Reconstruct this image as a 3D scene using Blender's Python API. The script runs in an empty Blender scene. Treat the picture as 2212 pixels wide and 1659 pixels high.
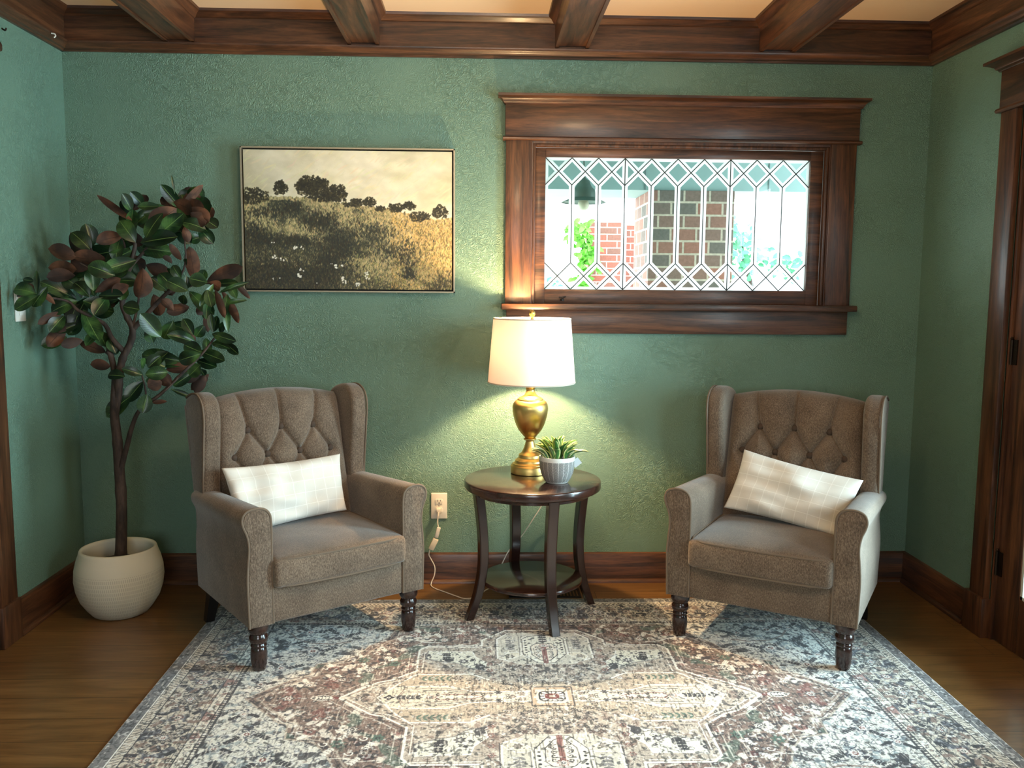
import bpy, bmesh, math, random
import numpy as np
from mathutils import Vector, Matrix
C = bpy.context.scene.collection
S = bpy.context.scene
PI = math.pi

# ------------------------------------------------------------------ camera
cam = bpy.data.objects.new('camera', bpy.data.cameras.new('camera'))
C.objects.link(cam)
_R = [[0.999356, -0.003812, -0.035691], [-0.035062, 0.109109, -0.993411], [0.007681, 0.994023, 0.108905]]
_m = Matrix(_R).to_4x4()
_m.translation = Vector((1.7109, -3.7484, 1.2897))
cam.matrix_world = _m
cam.data.sensor_width = 36.0
cam.data.lens = 1888.23 * 36.0 / 2212.0
cam.data.clip_start = 0.05
S.camera = cam

# ------------------------------------------------------------------ exposure, world, lights
S.view_settings.view_transform = 'Standard'
S.view_settings.look = 'None'
S.view_settings.gamma = 1.0
S.view_settings.use_curve_mapping = False
S.view_settings.exposure = 0.60
S.cycles.max_bounces = 8
S.cycles.diffuse_bounces = 4
S.cycles.glossy_bounces = 3
S.cycles.transmission_bounces = 6
S.cycles.transparent_max_bounces = 12
S.cycles.sample_clamp_indirect = 4.0
S.cycles.caustics_reflective = False
S.cycles.caustics_refractive = False

W = bpy.data.worlds.new('sky'); S.world = W; W.use_nodes = True
wn = W.node_tree; wb = wn.nodes['Background']
wb.inputs['Color'].default_value = (0.86, 0.96, 1.0, 1)
wb.inputs['Strength'].default_value = 4.6

def area(name, loc, rot, sx, sy, power, col, spread=PI):
    l = bpy.data.lights.new(name, 'AREA'); l.shape = 'RECTANGLE'; l.size = sx; l.size_y = sy
    l.energy = power; l.color = col; l.spread = spread
    o = bpy.data.objects.new(name, l); C.objects.link(o); o.location = loc; o.rotation_euler = rot
    return o
# daylight through the glazed door; the unseen side and rear lights are added fill
area('door_daylight', (3.80, -1.10, 1.05), (0, math.radians(90), 0), 1.7, 0.60, 58, (0.62, 0.86, 1.0))
area('added_side_fill', (3.80, -2.62, 1.47), (0, math.radians(90), 0), 1.1, 1.2, 30, (0.66, 0.92, 1.0))
area('added_rear_fill', (1.6, -5.78, 1.45), (math.radians(90), 0, 0), 1.35, 1.15, 10, (0.88, 0.96, 1.0))
# added warm light under the ceiling, out of view, to brighten it
_c = bpy.data.lights.new('added_ceiling_fill', 'POINT'); _c.energy = 22; _c.color = (1.0, 0.72, 0.42); _c.shadow_soft_size = 0.14
_o = bpy.data.objects.new('added_ceiling_fill', _c); C.objects.link(_o); _o.location = (1.85, -2.1, 2.10)

# ------------------------------------------------------------------ helpers
def lin(r, g, b, a=1.0):
    f = lambda c: c / 12.92 if c <= 0.04045 else ((c + 0.055) / 1.055) ** 2.4
    return (f(r / 255), f(g / 255), f(b / 255), a)

def finish(o, label=None, cat=None, group=None, kind=None):
    if label: o['label'] = label
    if cat: o['category'] = cat
    if group: o['group'] = group
    if kind: o['kind'] = kind
    return o

def obj(name, bm, mats, parent=None, smooth=True, angle=40):
    me = bpy.data.meshes.new(name)
    if isinstance(bm, bmesh.types.BMesh):
        bm.normal_update(); bm.to_mesh(me); bm.free()
    else:
        me.from_pydata(bm[0], [], bm[1]); me.update()
    for m in (mats if isinstance(mats, (list, tuple)) else [mats]): me.materials.append(m)
    if smooth:
        me.polygons.foreach_set('use_smooth', [True] * len(me.polygons))
        try: me.set_sharp_from_angle(angle=math.radians(angle))
        except Exception: pass
    o = bpy.data.objects.new(name, me); C.objects.link(o)
    if parent: o.parent = parent
    return o

def empty(name, loc, rz=0.0):
    o = bpy.data.objects.new(name, None); C.objects.link(o)
    o.location = loc; o.rotation_euler = (0, 0, rz); o.empty_display_size = 0.1
    return o

def box(bm, x0, x1, y0, y1, z0, z1, bev=0.0, seg=2, mi=0):
    vs = [bm.verts.new((x, y, z)) for x in (x0, x1) for y in (y0, y1) for z in (z0, z1)]
    fs = []
    for q in ((0, 1, 3, 2), (4, 6, 7, 5), (0, 4, 5, 1), (2, 3, 7, 6), (0, 2, 6, 4), (1, 5, 7, 3)):
        f = bm.faces.new([vs[i] for i in q]); f.material_index = mi; fs.append(f)
    if bev > 0:
        es = list({e for f in fs for e in f.edges})
        bmesh.ops.bevel(bm, geom=es, offset=bev, segments=seg, affect='EDGES', profile=0.5)
    return bm

def B(*a, **k): return box(bmesh.new(), *a, **k)

def prism(bm, poly, axis, a, b, bev=0.0, seg=2):
    """extrude a 2-D outline along an axis: axis x -> (y,z), y -> (x,z), z -> (x,y)"""
    def P(p, t):
        return {'x': (t, p[0], p[1]), 'y': (p[0], t, p[1]), 'z': (p[0], p[1], t)}[axis]
    va = [bm.verts.new(P(p, a)) for p in poly]; vb = [bm.verts.new(P(p, b)) for p in poly]
    n = len(poly); fs = [bm.faces.new(va), bm.faces.new(vb[::-1])]
    caps = list(fs)
    for i in range(n):
        fs.append(bm.faces.new((va[i], vb[i], vb[(i + 1) % n], va[(i + 1) % n])))
    bmesh.ops.recalc_face_normals(bm, faces=fs)
    if bev > 0:
        es = list({e for f in caps for e in f.edges})
        bmesh.ops.bevel(bm, geom=es, offset=bev, segments=seg, affect='EDGES', profile=0.5)
    return bm

def lathe(bm, prof, n=48, c=(0, 0, 0), mi=0, cap0=True, cap1=True):
    rings = []
    for r, z in prof:
        rings.append([bm.verts.new((c[0] + r * math.cos(2 * PI * i / n), c[1] + r * math.sin(2 * PI * i / n), c[2] + z)) for i in range(n)])
    for a, b in zip(rings, rings[1:]):
        for i in range(n):
            f = bm.faces.new((a[i], a[(i + 1) % n], b[(i + 1) % n], b[i])); f.material_index = mi
    if cap0: bm.faces.new(rings[0][::-1]).material_index = mi
    if cap1: bm.faces.new(rings[-1]).material_index = mi
    return bm

def tube(bm, path, r, n=8, closed=False, mi=0, caps=True):
    P = [Vector(p) for p in path]; m = len(P)
    rr = r if isinstance(r, (list, tuple)) else [r] * m
    T = []
    for i in range(m):
        a = P[(i - 1) % m] if (closed or i > 0) else P[i]; b = P[(i + 1) % m] if (closed or i < m - 1) else P[i]
        T.append((b - a).normalized())
    up = Vector((0, 0, 1)) if abs(T[0].z) < 0.9 else Vector((1, 0, 0))
    N = (up - T[0] * up.dot(T[0])).normalized(); rings = []
    for i in range(m):
        N = (N - T[i] * N.dot(T[i])).normalized(); Bn = T[i].cross(N)
        rings.append([bm.verts.new(P[i] + (N * math.cos(2 * PI * k / n) + Bn * math.sin(2 * PI * k / n)) * rr[i]) for k in range(n)])
    for i in range(m if closed else m - 1):
        a = rings[i]; b = rings[(i + 1) % m]; off = 0
        if closed and i == m - 1:
            off = min(range(n), key=lambda o_: (a[0].co - b[o_].co).length)
        for k in range(n):
            f = bm.faces.new((a[k], a[(k + 1) % n], b[(k + 1 + off) % n], b[(k + off) % n])); f.material_index = mi
    if not closed and caps:
        bm.faces.new(rings[0][::-1]).material_index = mi; bm.faces.new(rings[-1]).material_index = mi
    return bm

def spline(pts, k=6, closed=False):
    """Catmull-Rom through the points"""
    P = [Vector(p) for p in pts]; n = len(P); out = []
    for i in range(n if closed else n - 1):
        if closed: a, b, c, d = P[(i - 1) % n], P[i], P[(i + 1) % n], P[(i + 2) % n]
        else: a, b, c, d = P[max(i - 1, 0)], P[i], P[i + 1], P[min(i + 2, n - 1)]
        for s in range(k):
            t = s / k
            out.append(0.5 * ((2 * b) + (c - a) * t + (2 * a - 5 * b + 4 * c - d) * t * t + (3 * b - a - 3 * c + d) * t ** 3))
    if not closed: out.append(P[-1])
    return out

def fixn(bm):
    bmesh.ops.recalc_face_normals(bm, faces=bm.faces[:]); return bm

# ------------------------------------------------------------------ material helpers
class M:
    def __init__(s, name, col=(0.5, 0.5, 0.5, 1), rough=0.5, metal=0.0, **kw):
        s.m = bpy.data.materials.new(name); s.m.use_nodes = True
        s.t = s.m.node_tree; s.b = s.t.nodes['Principled BSDF']; s.out = s.t.nodes['Material Output']
        s.b.inputs['Base Color'].default_value = col; s.b.inputs['Roughness'].default_value = rough
        s.b.inputs['Metallic'].default_value = metal
        for k, v in kw.items(): s.b.inputs[k.replace('_', ' ')].default_value = v
    def n(s, typ, props=None, **ins):
        nd = s.t.nodes.new('ShaderNode' + typ)
        for k, v in (props or {}).items(): setattr(nd, k, v)
        for k, v in ins.items():
            key = int(k[1:]) if k[0] == 'i' and k[1:].isdigit() else k.replace('_', ' ')
            if isinstance(v, bpy.types.NodeSocket): s.t.links.new(v, nd.inputs[key])
            else: nd.inputs[key].default_value = v
        return nd
    def l(s, a, b): s.t.links.new(a, b)
    def co(s, scale=(1, 1, 1), rot=(0, 0, 0), kind='Object'):
        tc = s.n('TexCoord'); mp = s.n('Mapping', Vector=tc.outputs[kind]); mp.inputs['Scale'].default_value = scale
        mp.inputs['Rotation'].default_value = rot
        return mp.outputs['Vector']
    def noise(s, vec, scale, detail=3, rough=0.5, dist=0.0):
        return s.n('TexNoise', Vector=vec, Scale=scale, Detail=detail, Roughness=rough, Distortion=dist).outputs['Fac']
    def ramp(s, fac, stops, interp='LINEAR'):
        r = s.n('ValToRGB', Fac=fac); e = r.color_ramp.elements; r.color_ramp.interpolation = interp
        while len(e) > 1: e.remove(e[-1])
        e[0].position, e[0].color = stops[0]
        for p, c in stops[1:]:
            x = e.new(p); x.color = c
        return r.outputs['Color']
    def math(s, op, a, b=0.0, clamp=False):
        return s.n('Math', {'operation': op, 'use_clamp': clamp}, i0=a, i1=b).outputs[0]
    def mix(s, f, a, b, mode='MIX'):
        nd = s.n('Mix', {'data_type': 'RGBA', 'blend_type': mode})
        for i, v in ((0, f), (6, a), (7, b)):
            if isinstance(v, bpy.types.NodeSocket): s.l(v, nd.inputs[i])
            else: nd.inputs[i].default_value = v
        return nd.outputs[2]
    def bump(s, h, strength=0.3, dist=0.002):
        b = s.n('Bump', Height=h, Strength=strength, Distance=dist); s.l(b.outputs['Normal'], s.b.inputs['Normal']); return b
    def col(s, c): s.l(c, s.b.inputs['Base Color'])

def wood(name, axis, dark, mid, light, rough=0.42, coat=0.2, fig=1.0):
    w = M(name, rough=rough, Coat_Weight=coat, Coat_Roughness=0.18)
    sc = {'x': (1.6, 22, 22), 'y': (22, 1.6, 22), 'z': (22, 22, 1.6)}[axis]
    v = w.co(sc)
    a = w.noise(v, 1.3 * fig, 4, 0.6, 1.2)
    v2 = w.co(tuple(q * 5 for q in sc))
    b = w.noise(v2, 2.2, 3, 0.7)
    f = w.math('ADD', w.math('MULTIPLY', a, 0.72), w.math('MULTIPLY', b, 0.28))
    w.col(w.ramp(f, [(0.36, dark), (0.50, mid), (0.66, light)]))
    w.bump(b, 0.12, 0.001)
    return w.m
WD = dict(dark=lin(38, 23, 14), mid=lin(78, 47, 29), light=lin(114, 72, 45))
wood_x, wood_y, wood_z = (wood('stained_oak_' + a, a, **WD) for a in 'xyz')

def plain(name, col, rough=0.5, metal=0.0, **kw):
    m = M(name, col, rough, metal, **kw)
    f = m.noise(m.co(), 60, 2); m.col(m.mix(m.math('MULTIPLY', f, 0.18), col, (col[0] * .7, col[1] * .7, col[2] * .7, 1)))
    return m.m

# painted textured wall
def wall_mat():
    w = M('green_textured_paint', lin(104, 140, 118), 0.55)
    v = w.co()
    big = w.noise(v, 1.1, 2)
    w.col(w.mix(big, lin(106, 137, 119), lin(116, 147, 129)))
    warp = w.n('TexNoise', Vector=v, Scale=34.0, Detail=1.0)
    vv = w.n('VectorMath', {'operation': 'MULTIPLY_ADD'}, i0=warp.outputs['Color'], i1=(0.05, 0.05, 0.05), i2=v).outputs[0]
    a = w.noise(vv, 42, 1, 0.4)
    s = w.math('SINE', w.math('MULTIPLY', a, 30.0))
    s = w.math('POWER', w.math('ABSOLUTE', s), 3.0)
    patch = w.ramp(w.noise(v, 2.6, 3), [(0.40, (0.3, 0.3, 0.3, 1)), (0.62, (1, 1, 1, 1))])
    fine = w.noise(v, 260, 2)
    h = w.math('ADD', w.math('MULTIPLY', s, patch), w.math('MULTIPLY', fine, 0.35))
    w.bump(h, 0.75, 0.0023)
    return w.m
wall_paint = wall_mat()

def ceil_mat():
    w = M('cream_ceiling_paint', lin(246, 212, 176), 0.7)
    w.bump(w.noise(w.co(), 60, 3), 0.1, 0.001); return w.m
ceiling_paint = ceil_mat()

def floor_mat():
    w = M('oak_floorboards', rough=0.33, Coat_Weight=0.25, Coat_Roughness=0.2)
    v = w.co()
    br = w.n('TexBrick', {'offset': 0.37, 'squash': 1.0}, Vector=v, Scale=1.0, Mortar_Size=0.0012, Mortar_Smooth=0.4, Bias=0.0, Brick_Width=1.35, Row_Height=0.135)
    br.inputs['Color1'].default_value = (0.25, 0.25, 0.25, 1); br.inputs['Color2'].default_value = (0.85, 0.85, 0.85, 1); br.inputs['Mortar'].default_value = (0, 0, 0, 1)
    off = w.n('VectorMath', {'operation': 'MULTIPLY_ADD'}, i0=br.outputs['Color'], i1=(7.0, 3.0, 0.0), i2=v).outputs[0]
    mp = w.n('Mapping', Vector=off); mp.inputs['Scale'].default_value = (1.1, 9, 1)
    g = w.noise(mp.outputs[0], 2.2, 4, 0.6, 1.6)
    mp2 = w.n('Mapping', Vector=off); mp2.inputs['Scale'].default_value = (4, 90, 1)
    g2 = w.noise(mp2.outputs[0], 2.0, 3, 0.7)
    f = w.math('ADD', w.math('MULTIPLY', g, 0.7), w.math('MULTIPLY', g2, 0.3))
    base = w.ramp(f, [(0.30, lin(98, 67, 35)), (0.5, lin(126, 89, 49)), (0.70, lin(150, 110, 64))])
    tone = w.mix(0.35, base, br.outputs['Color'], 'MULTIPLY')
    w.col(w.mix(br.outputs['Fac'], tone, lin(40, 24, 12)))
    w.bump(w.math('SUBTRACT', w.math('MULTIPLY', g2, 0.2), br.outputs['Fac']), 0.2, 0.0012)
    return w.m
floor_wood = floor_mat()

# ------------------------------------------------------------------ room shell
XL, XR, YB, ZC = 0.0, 3.613, -5.6, 2.40
T_ = 0.16
def struct(name, bm, m, smooth=True, label=None, parent=None):
    o = obj(name, bm, m, parent, smooth)
    if parent is None: o['kind'] = 'structure'
    if label: o['label'] = label
    return o

struct('floor', B(-0.2, 3.8, YB - .2, 0.16, -0.12, 0.0), floor_wood, False)
struct('ceiling', B(-0.2, 3.8, YB - .2, 0.16, ZC, ZC + 0.1), ceiling_paint, False)
WX0, WX1, WZ0, WZ1 = 1.925, 3.185, 1.215, 1.905       # window opening in the back wall
def wall_with_hole(axis, u0, u1, z0, z1, hu0, hu1, hz0, hz1, a, b):
    bm = bmesh.new()
    for (p, q, r, s) in ((u0, hu0, z0, z1), (hu1, u1, z0, z1), (hu0, hu1, z0, hz0), (hu0, hu1, hz1, z1)):
        if q - p < 1e-4 or s - r < 1e-4: continue
        if axis == 'y': box(bm, p, q, a, b, r, s)
        else: box(bm, a, b, p, q, r, s)
    return bm
struct('wall_back', wall_with_hole('y', -0.16, 3.77, 0, ZC, WX0, WX1, WZ0, WZ1, 0.0, T_), wall_paint, False)
struct('wall_left', B(-0.16, XL, YB, 0, 0, ZC), wall_paint, False)
# right wall: glazed door opening and, out of view, an added side window for daylight
bm = bmesh.new()
def yb(y0, y1, z0, z1): box(bm, XR, XR + T_, y0, y1, z0, z1)
yb(-0.66, 0, 0, ZC); yb(-1.58, -0.66, 1.93, ZC); yb(-1.98, -1.58, 0, ZC); yb(-3.25, -1.98, 0, 0.9); yb(-3.25, -1.98, 2.05, ZC); yb(YB, -3.25, 0, ZC)
struct('wall_right', bm, wall_paint, False)
struct('wall_rear', wall_with_hole('y', -0.16, 3.77, 0, ZC, 0.9, 2.3, 0.85, 2.05, YB - T_, YB), wall_paint, False)  # rear window opening added to let in ambient light

# crown mould, frieze board and cove round the ceiling
def crown_profile(s=1):
    return [(0, 2.262), (0, 2.2335), (.012, 2.2335), (.016, 2.240), (.026, 2.243), (.030, 2.250), (.040, 2.254), (.046, 2.262), (.046, 2.268), (0, 2.268)]
def frieze_profile():
    return [(0, 2.268), (.026, 2.268), (.026, 2.368), (.030, 2.370), (.036, 2.374), (.044, 2.384), (.054, 2.390), (.056, ZC), (0, ZC)]
k = 0
def trim(bm, m, smooth=True):
    global k
    k += 1
    return struct('trim_%d' % k, fixn(bm), m, smooth)
for prof, nm in ((crown_profile(), 'crown'), (frieze_profile(), 'frieze')):
    trim(prism(bmesh.new(), [(-d, z) for d, z in prof], 'x', XL, XR), wood_x)              # back wall
    trim(prism(bmesh.new(), [(XL + d, z) for d, z in prof], 'y', YB, 0), wood_y)
    trim(prism(bmesh.new(), [(XR - d, z) for d, z in prof], 'y', YB, 0), wood_y)
# ceiling beams running towards the camera
beam_x = [(0.424, 0.546), (1.163, 1.292), (2.011, 2.149), (2.860, 3.008)]
for x0, x1 in beam_x:
    zb = 2.272
    P = [(x0, zb), (x0 + .014, zb), (x0 + .014, zb + .007), (x1 - .014, zb + .007), (x1 - .014, zb), (x1, zb),
         (x1, 2.366), (x1 + .004, 2.368), (x1 + .010, 2.374), (x1 + .018, 2.384), (x1 + .028, 2.390), (x1 + .030, ZC),
         (x0 - .030, ZC), (x0 - .028, 2.390), (x0 - .018, 2.384), (x0 - .010, 2.374), (x0 - .004, 2.368), (x0, 2.366)]
    trim(prism(bmesh.new(), P, 'y', YB + .02, -0.026), wood_y)

# baseboards
def base_profile(): return [(0, 0), (.016, 0), (.016, .122), (.012, .130), (.004, .133), (0, .133)]
def shoe(): return [(0, 0), (.030, 0), (.029, .008), (.024, .014), (.016, .017), (0, .017)]
for nm, ax, f, a, b, m in (('baseboard_back', 'x', lambda d: -d, 0.0, XR, wood_x), ('baseboard_left', 'y', lambda d: XL + d, -0.585, 0, wood_y), ('baseboard_right', 'y', lambda d: XR - d, -0.52, 0, wood_y)):
    bm = prism(bmesh.new(), [(f(d), z) for d, z in base_profile()], ax, a, b)
    prism(bm, [(f(d), z) for d, z in shoe()], ax, a, b)
    struct(nm, fixn(bm), m)

# left doorway casing and its plinth block
dl = empty('door_2', (0, 0, 0)); dl['kind'] = 'structure'
for ya, yb2 in ((-0.70, -0.592), (-1.62, -1.512)):
    obj('casing', B(XL, XL + .022, ya, yb2, 0.150, 1.935, bev=.003), wood_z, dl); obj('plinth_block', B(XL, XL + .03, ya - .01, yb2 + .008, 0.0, 0.152, bev=.003), wood_z, dl)
obj('head_casing', B(XL, XL + .026, -1.625, -.587, 1.950, 2.085, bev=.002), wood_y, dl)
obj('head_bead', fixn(prism(bmesh.new(), [(XL, 1.935), (XL + .032, 1.935), (XL + .038, 1.942), (XL + .032, 1.950), (XL, 1.950)], 'y', -1.635, -.577)), wood_y, dl)
obj('cornice', B(XL, XL + .06, -1.65, -.562, 2.085, 2.12, bev=.010), wood_y, dl)
bm = B(XL, XL + .006, -1.512, -.70, 0.004, 1.935)
for z0_, z1_ in ((.004, .22), (.95, 1.08), (1.80, 1.935)): box(bm, XL + .006, XL + .014, -1.39, -.82, z0_, z1_)
box(bm, XL + .006, XL + .014, -.82, -.70, .004, 1.935); box(bm, XL + .006, XL + .014, -1.512, -1.39, .004, 1.935)
obj('door_leaf', bm, wood_z, dl, False)

# ------------------------------------------------------------------ leaded window in the back wall
win = empty('window_1', (0, 0, 0)); win['kind'] = 'structure'
bm = bmesh.new()
box(bm, 1.812, 1.922, -.022, 0, 1.226, 1.905, bev=.002); box(bm, 3.188, 3.296, -.022, 0, 1.226, 1.905, bev=.002)
obj('side_casing', bm, wood_z, win)
bm = B(1.809, 3.303, -.026, 0, 1.916, 2.056, bev=.002)
obj('head_casing', bm, wood_x, win)
bm = prism(bmesh.new(), [(0, 1.903), (-.030, 1.903), (-.036, 1.907), (-.036, 1.913), (-.030, 1.918), (0, 1.918)], 'x', 1.799, 3.313)
obj('head_bead', fixn(bm), wood_x, win)
def capring(prof, x0, x1):      # crown cap with mitred returns: prof = (projection, z)
    bm = bmesh.new(); rows = []
    for d, z in prof:
        rows.append([bm.verts.new(p) for p in ((x0 - d, 0, z), (x0 - d, -.026 - d, z), (x1 + d, -.026 - d, z), (x1 + d, 0, z))])
    for a, b in zip(rows, rows[1:]):
        for i in range(3): bm.faces.new((a[i], a[i + 1], b[i + 1], b[i]))
    bm.faces.new(rows[0][::-1]); bm.faces.new(rows[-1])
    return fixn(bm)
cap_prof = [(0, 2.050), (.004, 2.050), (.006, 2.056), (.010, 2.059), (.012, 2.066), (.022, 2.074), (.030, 2.078), (.030, 2.088), (0, 2.088)]
obj('cornice', capring(cap_prof, 1.809, 3.306), wood_x, win)
obj('stool', B(1.796, 3.318, -.058, .03, 1.200, 1.226, bev=.005), wood_x, win)
obj('apron', B(1.818, 3.290, -.022, 0, 1.100, 1.200, bev=.002), wood_x, win)
bm = bmesh.new()     # jamb liners and stop mouldings
box(bm, 1.913, 1.926, -.012, .155, 1.215, 1.905); box(bm, 3.184, 3.197, -.012, .155, 1.215, 1.905); box(bm, 1.925, 3.185, -.012, .155, 1.893, 1.906); box(bm, 1.925, 3.185, .03, .155, 1.206, 1.226)
box(bm, 1.926, 1.938, -.006, .022, 1.226, 1.893, bev=.003); box(bm, 3.172, 3.184, -.006, .022, 1.226, 1.893, bev=.003); box(bm, 1.938, 3.172, -.006, .022, 1.881, 1.893, bev=.003)
obj('jamb', bm, wood_z, win)
GX0, GX1, GZ0, GZ1 = 1.982, 3.118, 1.287, 1.843
sash = B(1.938, GX0, .022, .060, 1.226, 1.881, bev=.002)
box(sash, GX1, 3.172, .022, .060, 1.226, 1.881, bev=.002); box(sash, GX0, GX1, .022, .060, 1.226, GZ0, bev=.002); box(sash, GX0, GX1, .022, .060, GZ1, 1.881, bev=.002)
so = obj('sash', sash, wood_x, win)
# bevelled glass panes and lead cames
glass = M('clear_window_glass'); glass.t.nodes.remove(glass.b)
tr = glass.n('BsdfTransparent', Color=(0.93, 0.985, 0.975, 1)); gl = glass.n('BsdfGlossy', Color=(1, 1, 1, 1), Roughness=0.02)
fr = glass.n('Fresnel', IOR=1.45); mx = glass.n('MixShader', i0=fr.outputs[0], i1=tr.outputs[0], i2=gl.outputs[0]); glass.l(mx.outputs[0], glass.out.inputs[0])
bevg = M('bevelled_glass_edge'); bevg.t.nodes.remove(bevg.b)
tr = bevg.n('BsdfTransparent', Color=(0.93, 1.0, 0.99, 1)); tl = bevg.n('BsdfTranslucent', Color=(0.90, 0.97, 0.97, 1))
mx = bevg.n('MixShader', i0=0.82, i1=tr.outputs[0], i2=tl.outputs[0]); bevg.l(mx.outputs[0], bevg.out.inputs[0])
NCOL = 10; pt = (GX1 - GX0) / NCOL; yg = .040
zt, zb = GZ1, GZ0; xs = [GX0 + i * pt for i in range(NCOL + 1)]
polys = []; lead = []
h = pt
for i in range(NCOL):
    a, b, m_ = xs[i], xs[i + 1], xs[i] + pt / 2
    polys.append([(a, zb + h), (m_, zb + h / 2), (b, zb + h), (b, zt - h), (m_, zt - h / 2), (a, zt - h)])
    polys.append([(a, zt), (m_, zt - h / 2), (b, zt)]); polys.append([(a, zb), (b, zb), (m_, zb + h / 2)])
    lead += [((a, zt), (b, zt - h)), ((b, zt), (a, zt - h)), ((a, zb), (b, zb + h)), ((b, zb), (a, zb + h))]
for i, x in enumerate(xs):
    split = i in (0, 3, 7, NCOL)
    for s0, z0 in ((1, zb), (-1, zt)):
        L_ = [(x, z0), (x, z0 + s0 * h)]
        lft = [(x, z0), (x, z0 + s0 * h), (x - pt / 2, z0 + s0 * h / 2)]; rgt = [(x, z0), (x + pt / 2, z0 + s0 * h / 2), (x, z0 + s0 * h)]
        if split:
            if i > 0: polys.append(lft)
            if i < NCOL: polys.append(rgt)
        else: polys.append([(x, z0), (x + pt / 2, z0 + s0 * h / 2), (x, z0 + s0 * h), (x - pt / 2, z0 + s0 * h / 2)])
    if 0 < i < NCOL: lead.append(((x, zb if split else zb + h), (x, zt if split else zt - h)))
def inset(poly, d):
    n = len(poly); A = sum(poly[i][0] * poly[(i + 1) % n][1] - poly[(i + 1) % n][0] * poly[i][1] for i in range(n))
    if A < 0: poly = poly[::-1]
    out = []
    for i in range(n):
        p0, p1, p2 = (Vector(poly[(i + j) % n]) for j in (-1, 0, 1))
        e1 = (p1 - p0).normalized(); e2 = (p2 - p1).normalized()
        n1 = Vector((-e1.y, e1.x)); n2 = Vector((-e2.y, e2.x)); bis = (n1 + n2)
        out.append(tuple(p1 + bis * (d / max(bis.dot(n1), 0.2))))
    return poly, out
bm = bmesh.new()
for p in polys:
    p, q = inset(p, 0.0122)
    vo = [bm.verts.new((x, yg, z)) for x, z in p]; vi = [bm.verts.new((x, yg - .003, z)) for x, z in q]
    n = len(p)
    for i in range(n):
        f = bm.faces.new((vo[i], vo[(i + 1) % n], vi[(i + 1) % n], vi[i])); f.material_index = 1
    bm.faces.new(vi).material_index = 0
obj('glass', bm, [glass.m, bevg.m], win, False)
leadm = plain('dark_lead_came', lin(52, 56, 58), 0.5, 0.6)
bm = bmesh.new()
for (p, q) in lead: tube(bm, [(p[0], yg - .001, p[1]), (q[0], yg - .001, q[1])], 0.0021, 6)
obj('lead_came', bm, leadm, win)
bm = bmesh.new()        # small latch on the bottom rail
lathe(bm, [(.009, 0), (.009, .006), (.004, .008), (.004, .014)], 14, (2.058, .012, 1.238)); tube(bm, [(2.044, .010, 1.252), (2.058, .008, 1.250), (2.074, .010, 1.256)], .003, 6)
obj('latch', bm, plain('dark_bronze', lin(40, 34, 30), 0.4, 0.7), win)

# ------------------------------------------------------------------ glazed door in the right wall
dr = empty('door_1', (0, 0, 0)); dr['kind'] = 'structure'
bm = B(XR - .022, XR, -.655, -.556, .150, 1.935, bev=.003); obj('casing', bm, wood_z, dr)
bm = B(XR - .022, XR, -1.685, -1.585, .150, 1.935, bev=.003); obj('casing', bm, wood_z, dr)
obj('plinth_block', B(XR - .032, XR, -.662, -.535, 0, .152, bev=.003), wood_z, dr); obj('plinth_block', B(XR - .032, XR, -1.70, -1.58, 0, .152, bev=.003), wood_z, dr)
obj('head_casing', B(XR - .026, XR, -1.69, -.550, 1.950, 2.085, bev=.002), wood_y, dr)
obj('head_bead', fixn(prism(bmesh.new(), [(XR, 1.935), (XR - .032, 1.935), (XR - .038, 1.942), (XR - .032, 1.950), (XR, 1.950)], 'y', -1.70, -.540)), wood_y, dr)
bm = bmesh.new(); rows = []
for d, z in cap_prof:
    z += .03; d *= 1.5
    rows.append([bm.verts.new(p) for p in ((XR, -.550 + d, z), (XR - .026 - d, -.550 + d, z), (XR - .026 - d, -1.69 - d, z), (XR, -1.69 - d, z))])
for a, b in zip(rows, rows[1:]):
    for i in range(3): bm.faces.new((a[i], a[i + 1], b[i + 1], b[i]))
bm.faces.new(rows[0][::-1]); bm.faces.new(rows[-1])
obj('cornice', fixn(bm), wood_y, dr)
bm = B(XR, XR + .15, -.675, -.655, 0, 1.93); box(bm, XR, XR + .15, -1.585, -1.565, 0, 1.93); box(bm, XR, XR + .15, -1.585, -.655, 1.915, 1.935)
obj('door_jamb', bm, wood_z, dr)
bm = B(XR + .010, XR + .052, -.812, -.677, .003, 1.912, bev=.004); box(bm, XR + .010, XR + .052, -1.563, -1.405, .003, 1.912, bev=.004)
box(bm, XR + .010, XR + .052, -1.405, -.812, .003, .205, bev=.004); box(bm, XR + .010, XR + .052, -1.405, -.812, 1.77, 1.912, bev=.004)
leaf = obj('door_leaf', bm, wood_z, dr)
obj('glass_pane', B(XR + .030, XR + .034, -1.405, -.812, .205, 1.77), glass.m, leaf, False)
obj('glazing_bead', (lambda q: (box(q, XR + .014, XR + .030, -.824, -.812, .205, 1.77), box(q, XR + .014, XR + .030, -1.405, -.812, .205, .217), q)[2])(bmesh.new()), plain('off_white_bead', lin(206, 204, 192), .5), leaf, False)
brz = plain('dark_bronze_hinge', lin(48, 36, 26), 0.35, 0.8)
for z in (.25, 1.03, 1.72):
    bm = bmesh.new(); lathe(bm, [(.006, 0), (.006, .09)], 12, (XR + .004, -.676, z)); lathe(bm, [(.003, .09), (.007, .094), (.004, .10)], 12, (XR + .004, -.676, z)); box(bm, XR + .006, XR + .011, -.705, -.676, z, z + .09)
    obj('hinge', bm, brz, leaf)
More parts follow.
